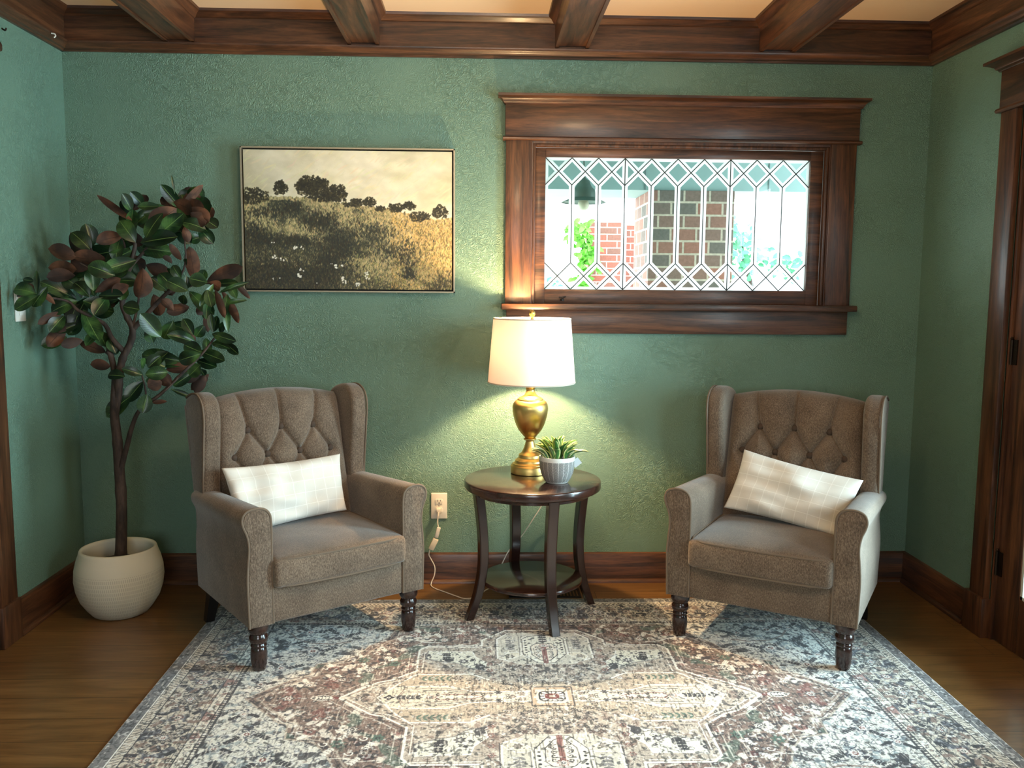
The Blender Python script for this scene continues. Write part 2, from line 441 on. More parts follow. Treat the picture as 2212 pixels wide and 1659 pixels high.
# simple frames for the unseen side and rear windows, added for ambient light
w2 = empty('added_window_2', (0, 0, 0)); w2['kind'] = 'structure'
bm = bmesh.new()
for y in (-3.25, -2.64, -2.03): box(bm, XR + .02, XR + .09, y, y + .05, .9, 2.05)
box(bm, XR + .02, XR + .09, -3.25, -1.98, .9, .96); box(bm, XR + .02, XR + .09, -3.25, -1.98, 1.99, 2.05); box(bm, XR + .02, XR + .09, -3.25, -1.98, 1.45, 1.49)
obj('added_window_frame', bm, wood_z, w2)
w3 = empty('added_window_3', (0, 0, 0)); w3['kind'] = 'structure'
bm = bmesh.new()
for x in (.9, 1.575, 2.25): box(bm, x, x + .05, YB - .09, YB - .02, .85, 2.05)
box(bm, .9, 2.3, YB - .09, YB - .02, .85, .91); box(bm, .9, 2.3, YB - .09, YB - .02, 1.99, 2.05); box(bm, .9, 2.3, YB - .09, YB - .02, 1.43, 1.47)
obj('added_window_frame', bm, wood_z, w3)
# ------------------------------------------------------------------ armchair
def fabric_mat():
    w = M('taupe_ribbed_chenille', rough=0.92, Sheen_Weight=0.35, Sheen_Roughness=0.45)
    v = w.co()
    a = w.noise(w.co((420, 420, 130)), 1.0, 2, 0.6)
    b = w.noise(v, 300, 2, 0.7); c = w.noise(v, 9, 2)
    f = w.math('ADD', w.math('ADD', w.math('MULTIPLY', a, 0.5), w.math('MULTIPLY', b, 0.3)), w.math('MULTIPLY', c, 0.2))
    w.col(w.ramp(f, [(0.33, lin(58, 46, 37)), (0.5, lin(106, 89, 74)), (0.66, lin(146, 127, 109))]))
    w.bump(w.math('ADD', a, w.math('MULTIPLY', b, 0.7)), 0.55, 0.0016)
    return w.m
fabric = fabric_mat()
pipe_m = plain('taupe_piping_cord', lin(116, 100, 85), .9)
button_m = plain('shaded_taupe_button', lin(74, 58, 47), .9)  # darker than the fabric: shade of the dimples put into the colour
dark_leg = M('espresso_lacquered_wood', lin(44, 24, 19), 0.22, Coat_Weight=0.5, Coat_Roughness=0.1).m
leg_dark = M('black_stained_leg', lin(22, 15, 13), 0.4).m

def smoothstep(a, b, x):
    t = min(max((x - a) / (b - a), 0), 1); return t * t * (3 - 2 * t)

def rounded_box(hx, hy, hz, r, n=(24, 24, 8), warp=None, c=(0, 0, 0)):
    bm = bmesh.new()
    def face(ax, s, na, nb):
        o = [i for i in range(3) if i != ax]; g = []
        for i in range(na + 1):
            row = []
            for j in range(nb + 1):
                p = [0, 0, 0]; p[ax] = s
                # denser towards the edges
                ti = -1 + 2 * i / na; tj = -1 + 2 * j / nb
                p[o[0]] = math.sin(ti * PI / 2) * .35 + ti * .65; p[o[1]] = math.sin(tj * PI / 2) * .35 + tj * .65
                row.append(p)
            g.append(row)
        H = (hx, hy, hz)
        vv = []
        for row in g:
            rr = []
            for p in row:
                q = Vector([p[k] * H[k] for k in range(3)])
                inn = Vector([max(-(H[k] - r), min(H[k] - r, q[k])) for k in range(3)])
                d = q - inn
                if d.length > 1e-9: q = inn + d.normalized() * r
                if warp: q = warp(q)
                rr.append(bm.verts.new(q + Vector(c)))
            vv.append(rr)
        for i in range(na):
            for j in range(nb):
                bm.faces.new((vv[i][j], vv[i + 1][j], vv[i + 1][j + 1], vv[i][j + 1]))
    N_ = n
    for ax in range(3):
        o = [i for i in range(3) if i != ax]
        for s in (-1, 1): face(ax, s, N_[o[0]], N_[o[1]])
    bmesh.ops.remove_doubles(bm, verts=bm.verts[:], dist=1e-5)
    return fixn(bm)

BUT = [(-.133, .737), (0, .741), (.133, .737), (-.197, .640), (-.066, .642), (.066, .642), (.197, .640), (-.133, .540), (0, .540), (.133, .540)]
CREASE = [((-.133, .737), (-.165, .90)), ((0, .741), (.0, .93)), ((.133, .737), (.165, .90)),
          ((-.133, .737), (-.197, .64)), ((-.133, .737), (-.066, .642)), ((0, .741), (-.066, .642)), ((0, .741), (.066, .642)), ((.133, .737), (.066, .642)), ((.133, .737), (.197, .64)),
          ((-.197, .64), (-.133, .54)), ((-.066, .642), (-.133, .54)), ((-.066, .642), (0, .54)), ((.066, .642), (0, .54)), ((.066, .642), (.133, .54)), ((.197, .64), (.133, .54)),
          ((-.133, .54), (-.133, .40)), ((0, .54), (0, .40)), ((.133, .54), (.133, .40))]
def back_front_y(z): return .405 + .25 * (z - .45)
def seg_d(px, pz, a, b):
    vx, vz = b[0] - a[0], b[1] - a[1]; t = max(0, min(1, ((px - a[0]) * vx + (pz - a[1]) * vz) / (vx * vx + vz * vz)))
    return math.hypot(px - a[0] - t * vx, pz - a[1] - t * vz)
def ztop(x): return .852 + .034 * (1 - (x / .265) ** 2)
def tuft(x, z):
    dc = min(seg_d(x, z, a, b) for a, b in CREASE); db = min(math.hypot(x - bx, z - bz) for bx, bz in BUT)
    h = .026 * (1 - math.exp(-dc / .028)) + .010 * (1 - math.exp(-dc / .0045))
    return h - .012 * math.exp(-(db / .020) ** 2)
def backrest_bm():
    NX, NZ = 120, 120; bm = bmesh.new(); F_ = []; K_ = []
    for j in range(NZ + 1):
        v = j / NZ; rf = []; rb = []
        for i in range(NX + 1):
            u = -1 + 2 * i / NX; uu = math.copysign(abs(u) ** .9, u)
            x = uu * .262; z0 = .37; z = z0 + (ztop(x) - z0) * (1 - (1 - v) ** 1.12)
            tv = max(0, (v - .5) / .5)
            e = max(0.0, 1 - abs(u) ** 9) ** .5 * max(0.0, 1 - tv ** 9) ** .5
            yc = back_front_y(z) + .055
            rf.append(bm.verts.new((x, yc - e * (.042 + tuft(x, z)), z)))
            rb.append(rf[-1] if e < 1e-6 else bm.verts.new((x, yc + e * .05, z)))
        F_.append(rf); K_.append(rb)
    for j in range(NZ):
        for i in range(NX):
            for g, fl in ((F_, 0), (K_, 1)):
                q = [g[j][i], g[j][i + 1], g[j + 1][i + 1], g[j + 1][i]]
                q2 = []
                for t in q:
                    if t not in q2: q2.append(t)
                if len(q2) >= 3:
                    try: bm.faces.new(q2[::-1] if fl else q2)
                    except ValueError: pass
    bm.faces.new([r for r in F_[0]] + [r for r in K_[0][::-1] if r not in F_[0]])
    return bm

ARM = [(.250, .160), (.331, .160), (.333, .23), (.335, .32), (.331, .38), (.327, .42), (.328, .45), (.334, .478), (.343, .500), (.348, .520), (.345, .540), (.334, .553), (.315, .560), (.290, .560), (.269, .553), (.256, .538), (.2515, .518), (.250, .48), (.2505, .40), (.250, .30)]
def armouter(): return spline([(x, 0, z) for x, z in ARM[1:]], 3)
def arm_poly(s):
    P = [(s * ARM[0][0], ARM[0][1])] + [(s * p.x, p.z) for p in spline([(x, 0, z) for x, z in ARM[1:]], 2)]
    return P
def leg_profile():
    pts = [(.019, 0), (.0225, .004), (.0245, .015), (.0275, .038), (.0282, .055), (.0265, .072), (.0250, .078), (.0235, .081), (.0270, .084), (.0275, .088), (.0250, .092), (.0240, .095), (.0290, .100), (.0318, .108), (.0312, .117), (.0275, .124), (.0265, .127), (.0300, .131), (.0342, .140), (.0350, .149), (.0335, .160)]
    return pts
def make_chair(name, label):
    t = empty(name, (0, 0, 0)); finish(t, label, 'armchair', 'tufted wing armchairs')
    FY = -.025
    # base: front rail, hidden frame and outer back
    bm = box(bmesh.new(), -.252, .252, FY + .006, .47, .160, .300, bev=.010, seg=3)
    obj('seat_base', bm, fabric, t)
    bm = prism(bmesh.new(), [(.470, .162), (.515, .162), (.540, .45), (.640, .83), (.605, .845), (.560, .80), (.510, .60), (.470, .45)], 'x', -.325, .325, bev=.012)
    obj('outer_back', fixn(bm), fabric, t)
    for s in (-1, 1):
        bm = prism(bmesh.new(), arm_poly(s), 'y', FY + .008, .515, bev=.008, seg=2)
        for v_ in bm.verts:
            if v_.co.z > .40 and v_.co.y > .1: v_.co.z -= .030 * (v_.co.z - .40) / .16
        a = obj('arm', bm, fabric, t, angle=55)
        bm = prism(bmesh.new(), [(s * (abs(x) * 1.0), z) for x, z in [(abs(p[0]) - (.003 if abs(p[0]) > .29 else -.003), p[1] - (.003 if p[1] > .5 else -.0)) for p in arm_poly(s)]], 'y', FY, FY + .012, bev=.0035)
        fp = obj('arm_front', bm, fabric, a, angle=55)
        pl = [(s * p.x, FY + .004, p.z) for p in armouter()]
        pl = pl + [(s * .250, FY + .004, .162)]
        bm = tube(bmesh.new(), pl, .0046, 8); obj('piping', bm, pipe_m, a)
    # seat cushion with piping
    def warp(q):
        if q.z > 0: q.z += .020 * (1 - (q.x / .25) ** 4) * (1 - (q.y / .235) ** 4)
        if q.y < -.1:
            q.y -= .012 * (1 - (q.x / .25) ** 2)
            q.y -= .006 * (1 - (q.z / .05) ** 2) if abs(q.z) < .05 else 0
        return q
    bm = rounded_box(.250, .232, .050, .016, (30, 30, 12), warp, (0, .188, .334))
    cu = obj('seat_cushion', bm, fabric, t, angle=80)
    for zz in (.381, .288):
        pth = []
        for k_ in range(64):
            a = 2 * PI * k_ / 64; ex = 9.0
            cx, cy = math.cos(a), math.sin(a)
            x = math.copysign(abs(cx) ** (2 / ex), cx) * .2485; y = math.copysign(abs(cy) ** (2 / ex), cy) * .2305
            if y < -.1: y -= .012 * (1 - (x / .25) ** 2)
            pth.append((x, y + .188, zz))
        obj('piping', tube(bmesh.new(), pth, .0044, 6, closed=True), pipe_m, cu)
    bk = obj('backrest', backrest_bm(), fabric, t, angle=180)
    for (bx, bz) in BUT:
        yb_ = back_front_y(bz) + .055 - .042 - tuft(bx, bz) - .001
        bm = bmesh.new(); bmesh.ops.create_uvsphere(bm, u_segments=16, v_segments=10, radius=1)
        for q in bm.verts: q.co = Vector((bx + q.co.x * .0130, yb_ - .012 + q.co.y * .009, bz + q.co.z * .0130))
        obj('button', bm, button_m, bk)
    # wings
    for s in (-1, 1):
        W_ = [(.425, .505), (.418, .58), (.408, .66), (.398, .74), (.394, .80), (.400, .845), (.425, .876), (.47, .892), (.53, .888), (.590, .868), (.605, .84), (.580, .74), (.555, .64), (.535, .505)]
        pr = [(p.x, p.y) for p in spline([(a, b, 0) for a, b in W_], 3, closed=True)]
        bm = prism(bmesh.new(), pr, 'x', s * .262, s * .330, bev=.020, seg=5)
        w_ = obj('wing', fixn(bm), fabric, t, angle=80)
        pth = [(s * .3275, y + .004 if i_ < 4 else y, z - .003) for i_, (y, z) in enumerate(W_[:10])]
        obj('piping', tube(bmesh.new(), spline(pth, 4), .0042, 6), pipe_m, w_)
    for s in (-1, 1):
        obj('leg', lathe(bmesh.new(), leg_profile(), 32, (s * .29, .012, 0)), dark_leg, t, angle=50)
    for s in (-1, 1):
        bm = bmesh.new(); a = [bm.verts.new((s * .283 + dx * .016, .545 + dy * .016, 0)) for dx, dy in ((-1, -1), (1, -1), (1, 1), (-1, 1))]
        b = [bm.verts.new((s * .275 + dx * .023, .480 + dy * .023, .17)) for dx, dy in ((-1, -1), (1, -1), (1, 1), (-1, 1))]
        bm.faces.new(a[::-1]); bm.faces.new(b)
        for i in range(4): bm.faces.new((a[i], a[(i + 1) % 4], b[(i + 1) % 4], b[i]))
        obj('rear_leg', bm, leg_dark, t, False)
    return t
RUGZ = 0.006
chair_a = make_chair('armchair', 'brown tufted wing armchair on the left beside the potted tree')
chair_a.location = (1.212, -.7375, RUGZ); chair_a.rotation_euler = (0, 0, math.radians(35.25))
def copy_tree(o, parent=None):
    c = o.copy(); C.objects.link(c); c.parent = parent
    for ch in list(o.children): copy_tree(ch, c)
    return c
chair_b = copy_tree(chair_a)
chair_b.location = (2.698, -.784, RUGZ); chair_b.rotation_euler = (0, 0, math.radians(-31.5))
chair_b['label'] = 'brown tufted wing armchair on the right, below the leaded window, near the glazed door'

# ------------------------------------------------------------------ lumbar pillows
def pillow_mat():
    w = M('white_windowpane_linen', rough=0.9, Sheen_Weight=0.2)
    uv = w.n('TexCoord').outputs['UV']; sp = w.n('SeparateXYZ', Vector=uv)
    def line(c, n, wd):
        f = w.math('FRACT', w.math('MULTIPLY', c, n)); d = w.math('ABSOLUTE', w.math('SUBTRACT', f, 0.5)); return w.math('GREATER_THAN', d, 0.5 - wd)
    g = w.math('MAXIMUM', line(sp.outputs[0], 10.0, 0.028), line(sp.outputs[1], 5.0, 0.026))
    nz = w.noise(w.co(), 14, 3)
    base = w.mix(nz, lin(228, 223, 213), lin(240, 236, 228))
    w.col(w.mix(g, base, lin(250, 247, 240)))
    w.bump(w.math('ADD', w.math('MULTIPLY', g, .5), w.noise(w.co(), 420, 2)), 0.25, 0.0012)
    return w.m
pil_m = pillow_mat()
def make_pillow(label, M4, hx, hy, th, seed):
    rnd = random.Random(seed); NU, NV = 56, 36; bm = bmesh.new(); uvl = bm.loops.layers.uv.new('UVMap')
    wr = [(rnd.uniform(-1, 1), rnd.uniform(-1, 1), rnd.uniform(0, PI), rnd.uniform(.0018, .0042), rnd.uniform(5, 13)) for _ in range(18)]
    cor = [(rnd.uniform(-.016, .016), rnd.uniform(-.012, .012)) for _ in range(4)]
    G = {}
    for side in (1, -1):
        for j in range(NV + 1):
            for i in range(NU + 1):
                u = math.sin((-1 + 2 * i / NU) * PI / 2) * .5 + (-1 + 2 * i / NU) * .5; v = math.sin((-1 + 2 * j / NV) * PI / 2) * .5 + (-1 + 2 * j / NV) * .5
                x = u * hx * (1 - .045 * (1 - v * v)); y = v * hy * (1 - .075 * (1 - u * u))
                wx = (u + 1) / 2; wy = (v + 1) / 2
                for (cx, cy), (a, b) in zip(cor, ((0, 0), (1, 0), (0, 1), (1, 1))):
                    k_ = (wx if a else 1 - wx) * (wy if b else 1 - wy); x += cx * k_; y += cy * k_
                e = max(0, (1 - u * u)) ** .5 * max(0, (1 - v * v)) ** .5
                z = th * e ** .85
                for (a, b, an, am, fr) in wr:
                    z += am * math.sin(fr * (u * math.cos(an) + v * math.sin(an)) + a * 3) * min(1, e * 3) * math.exp(-((u - a) ** 2 + (v - b) ** 2) * 1.5)
                edge = i in (0, NU) or j in (0, NV)
                key = (i, j) if edge else (i, j, side)
                if key not in G: G[key] = (bm.verts.new((x, y, side * z if not edge else 0)), (u + 1) / 2, (v + 1) / 2)
        for j in range(NV):
            for i in range(NU):
                ks = [(i, j), (i + 1, j), (i + 1, j + 1), (i, j + 1)]
                ks = [kk if (kk[0] in (0, NU) or kk[1] in (0, NV)) else (*kk, side) for kk in ks]
                if side < 0: ks = ks[::-1]
                f = bm.faces.new([G[kk][0] for kk in ks])
                for lp, kk in zip(f.loops, ks): lp[uvl].uv = G[kk][1:]
    for q in bm.verts: q.co = M4 @ q.co
    o = obj('throw_pillow', bm, pil_m, None, angle=180)
    return finish(o, label, 'pillow', 'lumbar pillows on the armchairs')
def pillow_matrix(chair, c, roll, tilt):
    loc = Matrix.Translation(Vector(c)) @ Matrix.Rotation(math.radians(90 - tilt), 4, 'X') @ Matrix.Rotation(math.radians(roll), 4, 'Z')
    cm = Matrix.Translation(chair.location) @ Matrix.Rotation(chair.rotation_euler[2], 4, 'Z')
    return cm @ loc
make_pillow('cream windowpane-check lumbar pillow leaning in the left armchair', pillow_matrix(chair_a, (-.040, .322, .516), 2.0, 24), .226, .118, .052, 3)
make_pillow('cream windowpane-check lumbar pillow slumped in the right armchair', pillow_matrix(chair_b, (.040, .320, .514), -9.0, 24), .226, .114, .052, 8)

# ------------------------------------------------------------------ round end table
TC = Vector((1.916, -.372, 0)); TZ = .545
tb = empty('end_table', (TC.x, TC.y, 0)); finish(tb, 'round espresso wood end table with curved legs and lower shelf', 'table')
tw = M('espresso_table_top', lin(50, 30, 24), 0.24, Coat_Weight=0.55, Coat_Roughness=0.12)
tw.col(tw.ramp(tw.noise(tw.co((2, 30, 30)), 1.6, 4, .6, 1), [(.35, lin(40, 23, 19)), (.65, lin(66, 38, 30))]))
tw.bump(tw.noise(tw.co(), 90, 2), .04, .0005)
obj('table_top', lathe(bmesh.new(), [(.262, TZ - .034), (.2675, TZ - .030), (.2685, TZ - .026), (.2685, TZ - .006), (.2665, TZ - .0015), (.263, TZ)], 96), tw.m, tb, angle=50)
obj('apron', lathe(bmesh.new(), [(.215, TZ - .055), (.232, TZ - .052), (.232, TZ - .034)], 64), tw.m, tb)
obj('shelf', lathe(bmesh.new(), [(.196, .133), (.2, .136), (.2, .146), (.197, .149)], 72), tw.m, tb, angle=50)
for az in (-73.5, 18.6, 106.5, 198.6):
    a = math.radians(az + 0.0); er = Vector((math.cos(a), math.sin(a), 0)); et = Vector((-er.y, er.x, 0))
    cl = spline([(.226, 0, TZ - .034), (.219, 0, .46), (.209, 0, .37), (.204, 0, .28), (.207, 0, .20), (.221, 0, .12), (.240, 0, .06), (.261, 0, RUGZ if az != 106.5 else 0.0)], 4)
    bm = bmesh.new(); rings = []
    for i, p in enumerate(cl):
        tt = i / (len(cl) - 1); hw = .0215 - .004 * tt; hd = .0185 - .003 * tt
        c0 = er * p.x + Vector((0, 0, p.z))
        ring = [c0 + er * dx + et * dy for dx, dy in ((hd * .8, hw), (hd, hw * .8), (hd, -hw * .8), (hd * .8, -hw), (-hd * .8, -hw), (-hd, -hw * .8), (-hd, hw * .8), (-hd * .8, hw))]
        rings.append([bm.verts.new(q) for q in ring])
    for r0, r1 in zip(rings, rings[1:]):
        for i in range(8): bm.faces.new((r0[i], r0[(i + 1) % 8], r1[(i + 1) % 8], r1[i]))
    bm.faces.new(rings[0]); bm.faces.new(rings[-1][::-1])
    obj('leg', fixn(bm), dark_leg, tb, angle=35)

# ------------------------------------------------------------------ table lamp
LP = Vector((1.911, -.255, TZ))
lp = empty('table_lamp', LP); finish(lp, 'brass urn table lamp with lit white drum shade on the end table', 'lamp')
br = M('brushed_brass', lin(222, 184, 112), 0.36, 1.0, Anisotropic=0.6)
br.bump(br.noise(br.co((120, 120, 4)), 1.0, 2), .05, .0004)
obj('base', lathe(bmesh.new(), [(.074, 0), (.0775, .002), (.0775, .029), (.075, .033), (.071, .035), (.070, .039), (.064, .041), (.060, .047), (.0595, .053), (.054, .056), (.050, .060), (.046, .062), (.0455, .073), (.043, .077), (.036, .081), (.030, .090), (.024, .104), (.019, .120), (.0165, .130), (.019, .133), (.0255, .136), (.0255, .140), (.020, .143)], 72, (0, 0, 0)), br.m, lp, angle=50)
obj('body', lathe(bmesh.new(), [(.020, .143), (.0225, .147), (.029, .154), (.038, .164), (.048, .178), (.0565, .195), (.0635, .215), (.0690, .238), (.0715, .258), (.0718, .270), (.0695, .281), (.064, .290), (.057, .296), (.052, .2975), (.052, .302), (.049, .304)], 72), br.m, lp, angle=60)
obj('neck', lathe(bmesh.new(), [(.049, .303), (.046, .307), (.036, .311), (.025, .318), (.018, .330), (.0165, .338), (.019, .347), (.026, .354), (.027, .358), (.012, .360), (.012, .40), (.017, .402), (.017, .45), (.012, .455)], 64), br.m, lp, angle=50)
sh = M('white_linen_lampshade'); sh.t.nodes.remove(sh.b)
d1 = sh.n('BsdfDiffuse', Color=(.88, .84, .80, 1)); d2 = sh.n('BsdfTranslucent', Color=(.88, .66, .58, 1)); mx = sh.n('MixShader', i0=.036, i1=d1.outputs[0], i2=d2.outputs[0]); sh.l(mx.outputs[0], sh.out.inputs[0])
SZ0, SZ1, SR0, SR1 = .368, .627, .176, .155
bm = bmesh.new(); n = 96
prof = [(SR0, SZ0), (SR1, SZ1), (SR1 - .0015, SZ1), (SR0 - .0015, SZ0)]
bm = lathe(bm, [(SR0, SZ0), ((SR0 + SR1) / 2, (SZ0 + SZ1) / 2), (SR1, SZ1)], n, (.004, 0, 0), cap0=False, cap1=False)
shade = obj('lamp_shade', bm, sh.m, lp)
for r, z in ((SR0, SZ0 + .003), (SR1, SZ1 - .003)):
    bm = bmesh.new(); tube(bm, [(.004 + r * math.cos(2 * PI * i / 72), r * math.sin(2 * PI * i / 72), z) for i in range(72)], .0022, 6, closed=True)
    if z > .5:
        for i in range(3): a = 2 * PI * i / 3 + .5; tube(bm, [(.004, 0, z - .012), (.004 + r * math.cos(a), r * math.sin(a), z)], .0018, 6)
    obj('shade_ring', bm, plain('shade_trim', lin(196, 186, 172), .6), shade)
obj('finial', lathe(bmesh.new(), [(.006, .612), (.010, .618), (.006, .624), (.005, .630), (.009, .634), (.0125, .642), (.012, .650), (.007, .658), (.002, .661)], 24, (.004, 0, 0)), br.m, lp, angle=60)
bm = bmesh.new()
for s in (-1, 1): tube(bm, spline([(s * .016, 0, .45), (s * .05, 0, .49), (s * .055, 0, .54), (s * .03, 0, .60), (.003 * s, 0, .618)], 4), .0018, 6)
obj('harp', bm, br.m, lp)
lb = bpy.data.lights.new('lamp_bulb', 'POINT'); lb.energy = 36; lb.color = (1.0, 0.66, 0.33); lb.shadow_soft_size = .028
lo = bpy.data.objects.new('lamp_bulb', lb); C.objects.link(lo); lo.location = (LP.x + .004, LP.y, LP.z + .515)

# ------------------------------------------------------------------ small potted plant on the table
pp = empty('potted_houseplant', (2.006, -.437, TZ)); finish(pp, 'small variegated plant in a black and white herringbone pot on the end table', 'potted plant')
hp = M('herringbone_glazed_ceramic', rough=.35)
uvn = hp.n('TexCoord').outputs['Object']; spx = hp.n('SeparateXYZ', Vector=uvn)
ang = hp.math('DIVIDE', hp.math('ARCTAN2', spx.outputs[1], spx.outputs[0]), 2 * PI)
cc = hp.math('FRACT', hp.math('ADD', hp.math('MULTIPLY', ang, 10.0), 20.0)); tri = hp.math('ABSOLUTE', hp.math('SUBTRACT', cc, .5))
st = hp.math('FRACT', hp.math('SUBTRACT', hp.math('MULTIPLY', spx.outputs[2], 225.0), hp.math('MULTIPLY', tri, 7.0)))
blk = hp.math('GREATER_THAN', st, .36)
sepa = hp.math('GREATER_THAN', hp.math('ABSOLUTE', hp.math('SUBTRACT', hp.math('FRACT', hp.math('MULTIPLY', cc, 2.0)), .5)), .462)
band = hp.math('MULTIPLY', hp.math('GREATER_THAN', spx.outputs[2], .008), hp.math('LESS_THAN', spx.outputs[2], .088))
msk = hp.math('MULTIPLY', hp.math('MULTIPLY', blk, hp.math('SUBTRACT', 1.0, sepa)), band)
hp.col(hp.mix(msk, lin(226, 228, 224), lin(30, 32, 38)))
obj('pot', lathe(bmesh.new(), [(.040, 0), (.044, .004), (.053, .018), (.062, .038), (.067, .060), (.0685, .085), (.0695, .100), (.0685, .104), (.064, .104), (.062, .095), (.060, .090)], 64), hp.m, pp, angle=60)
obj('soil', lathe(bmesh.new(), [(.061, .088), (.03, .091)], 24), plain('dark_soil', lin(38, 30, 24), .9), pp)
lm_ = M('variegated_leaf', rough=.35, Coat_Weight=.2)
u_ = lm_.n('TexCoord').outputs['UV']; su = lm_.n('SeparateXYZ', Vector=u_)
ed = lm_.math('ABSOLUTE', lm_.math('SUBTRACT', su.outputs[0], .5)); ed = lm_.math('ADD', ed, lm_.math('MULTIPLY', lm_.noise(lm_.co(), 60, 2), .18))
lm_.col(lm_.ramp(ed, [(.34, lin(58, 104, 52)), (.44, lin(92, 136, 62)), (.50, lin(206, 208, 128)), (.6, lin(232, 230, 180))]))
def leaf_strip(bm, uvl, base, tip, w, sag, up, nseg=8, cup=.25, mi=0, shape=0.62, twist=0.0, tipx=.5, gain=1.75):
    b = Vector(base); t = Vector(tip); ax = t - b; L = ax.length; d = ax.normalized()
    side = d.cross(Vector(up)); side = side.normalized() if side.length > 1e-4 else Vector((1, 0, 0))
    if twist: side = Matrix.Rotation(twist, 3, d) @ side
    nn = side.cross(d).normalized(); rows = []
    for i in range(nseg + 1):
        s = i / nseg
        p = b + d * (L * s) + nn * (math.sin(s * PI) * sag * L) + nn * (-(s ** 2) * 0)
        hw = w * (s ** shape) * ((1 - s) ** tipx) * gain if 0 < s < 1 else 0.0004
        hw = min(hw, w)
        row = []
        for q, uu in ((-1, 0), (-.5, .25), (0, .5), (.5, .75), (1, 1)):
            row.append((bm.verts.new(p + side * (q * hw * .5) + nn * (abs(q) ** 1.5 * hw * cup)), uu, s))
        rows.append(row)
    for r0, r1 in zip(rows, rows[1:]):
        for i in range(4):
            q = (r0[i], r0[i + 1], r1[i + 1], r1[i]); f = bm.faces.new([z[0] for z in q]); f.material_index = mi
            for lpp, z in zip(f.loops, q): lpp[uvl].uv = (z[1], z[2])
rnd = random.Random(11); bm = bmesh.new(); uvl = bm.loops.layers.uv.new('UVMap')
for i in range(46):
    a = i * 2.399 + rnd.uniform(-.3, .3); r = rnd.uniform(.004, .045); q = i / 46
    b0 = Vector((r * math.cos(a), r * math.sin(a), .090)); el = math.radians(rnd.uniform(22, 60) + 28 * (1 - r / .045)); L = rnd.uniform(.065, .105)
    if math.sin(el) * L > .11: L = .11
    t0 = b0 + Vector((math.cos(a) * math.cos(el), math.sin(a) * math.cos(el), math.sin(el))) * L
    leaf_strip(bm, uvl, b0, t0, rnd.uniform(.024, .036), rnd.uniform(.05, .2), (0, 0, 1), cup=.3, shape=.5)
obj('foliage', bm, lm_.m, pp, angle=180)
bm = box(bmesh.new(), -.014, .014, -.0006, .0006, -.016, .016)
for q in bm.verts: q.co = Matrix.Translation((.078, .022, .073)) @ Matrix.Rotation(.9, 4, 'Y') @ q.co
tube(bm, [(.0690, .010, .096), (.073, .018, .088)], .0006, 5)
obj('price_tag', bm, plain('white_card', lin(216, 222, 226), .6), pp)

# ------------------------------------------------------------------ tall potted magnolia in the corner
pt_ = empty('potted_tree', (0.285, -.34, 0)); finish(pt_, 'tall faux magnolia tree in a round cream textured pot in the left corner', 'potted tree')
cp = M('cream_carved_ceramic', lin(214, 208, 184), .6)
ob = cp.n('TexCoord').outputs['Object']; sx = cp.n('SeparateXYZ', Vector=ob)
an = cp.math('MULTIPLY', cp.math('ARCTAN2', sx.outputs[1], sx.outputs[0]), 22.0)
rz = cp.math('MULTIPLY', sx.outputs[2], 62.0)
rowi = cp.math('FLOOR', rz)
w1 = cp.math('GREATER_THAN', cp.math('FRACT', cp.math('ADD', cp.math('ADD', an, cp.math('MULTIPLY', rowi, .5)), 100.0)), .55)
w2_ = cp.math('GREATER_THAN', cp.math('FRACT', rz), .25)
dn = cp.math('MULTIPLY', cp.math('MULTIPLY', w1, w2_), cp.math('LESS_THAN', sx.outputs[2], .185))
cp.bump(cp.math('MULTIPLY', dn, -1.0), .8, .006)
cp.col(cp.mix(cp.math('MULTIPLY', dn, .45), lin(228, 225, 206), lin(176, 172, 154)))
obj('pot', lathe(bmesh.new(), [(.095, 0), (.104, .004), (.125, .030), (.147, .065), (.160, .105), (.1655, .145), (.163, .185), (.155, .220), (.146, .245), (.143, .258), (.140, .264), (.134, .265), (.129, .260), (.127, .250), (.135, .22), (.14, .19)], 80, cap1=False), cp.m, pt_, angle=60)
obj('pot_filler', lathe(bmesh.new(), [(.143, .192), (.05, .198)], 32), plain('brown_filler', lin(58, 44, 32), .95), pt_)
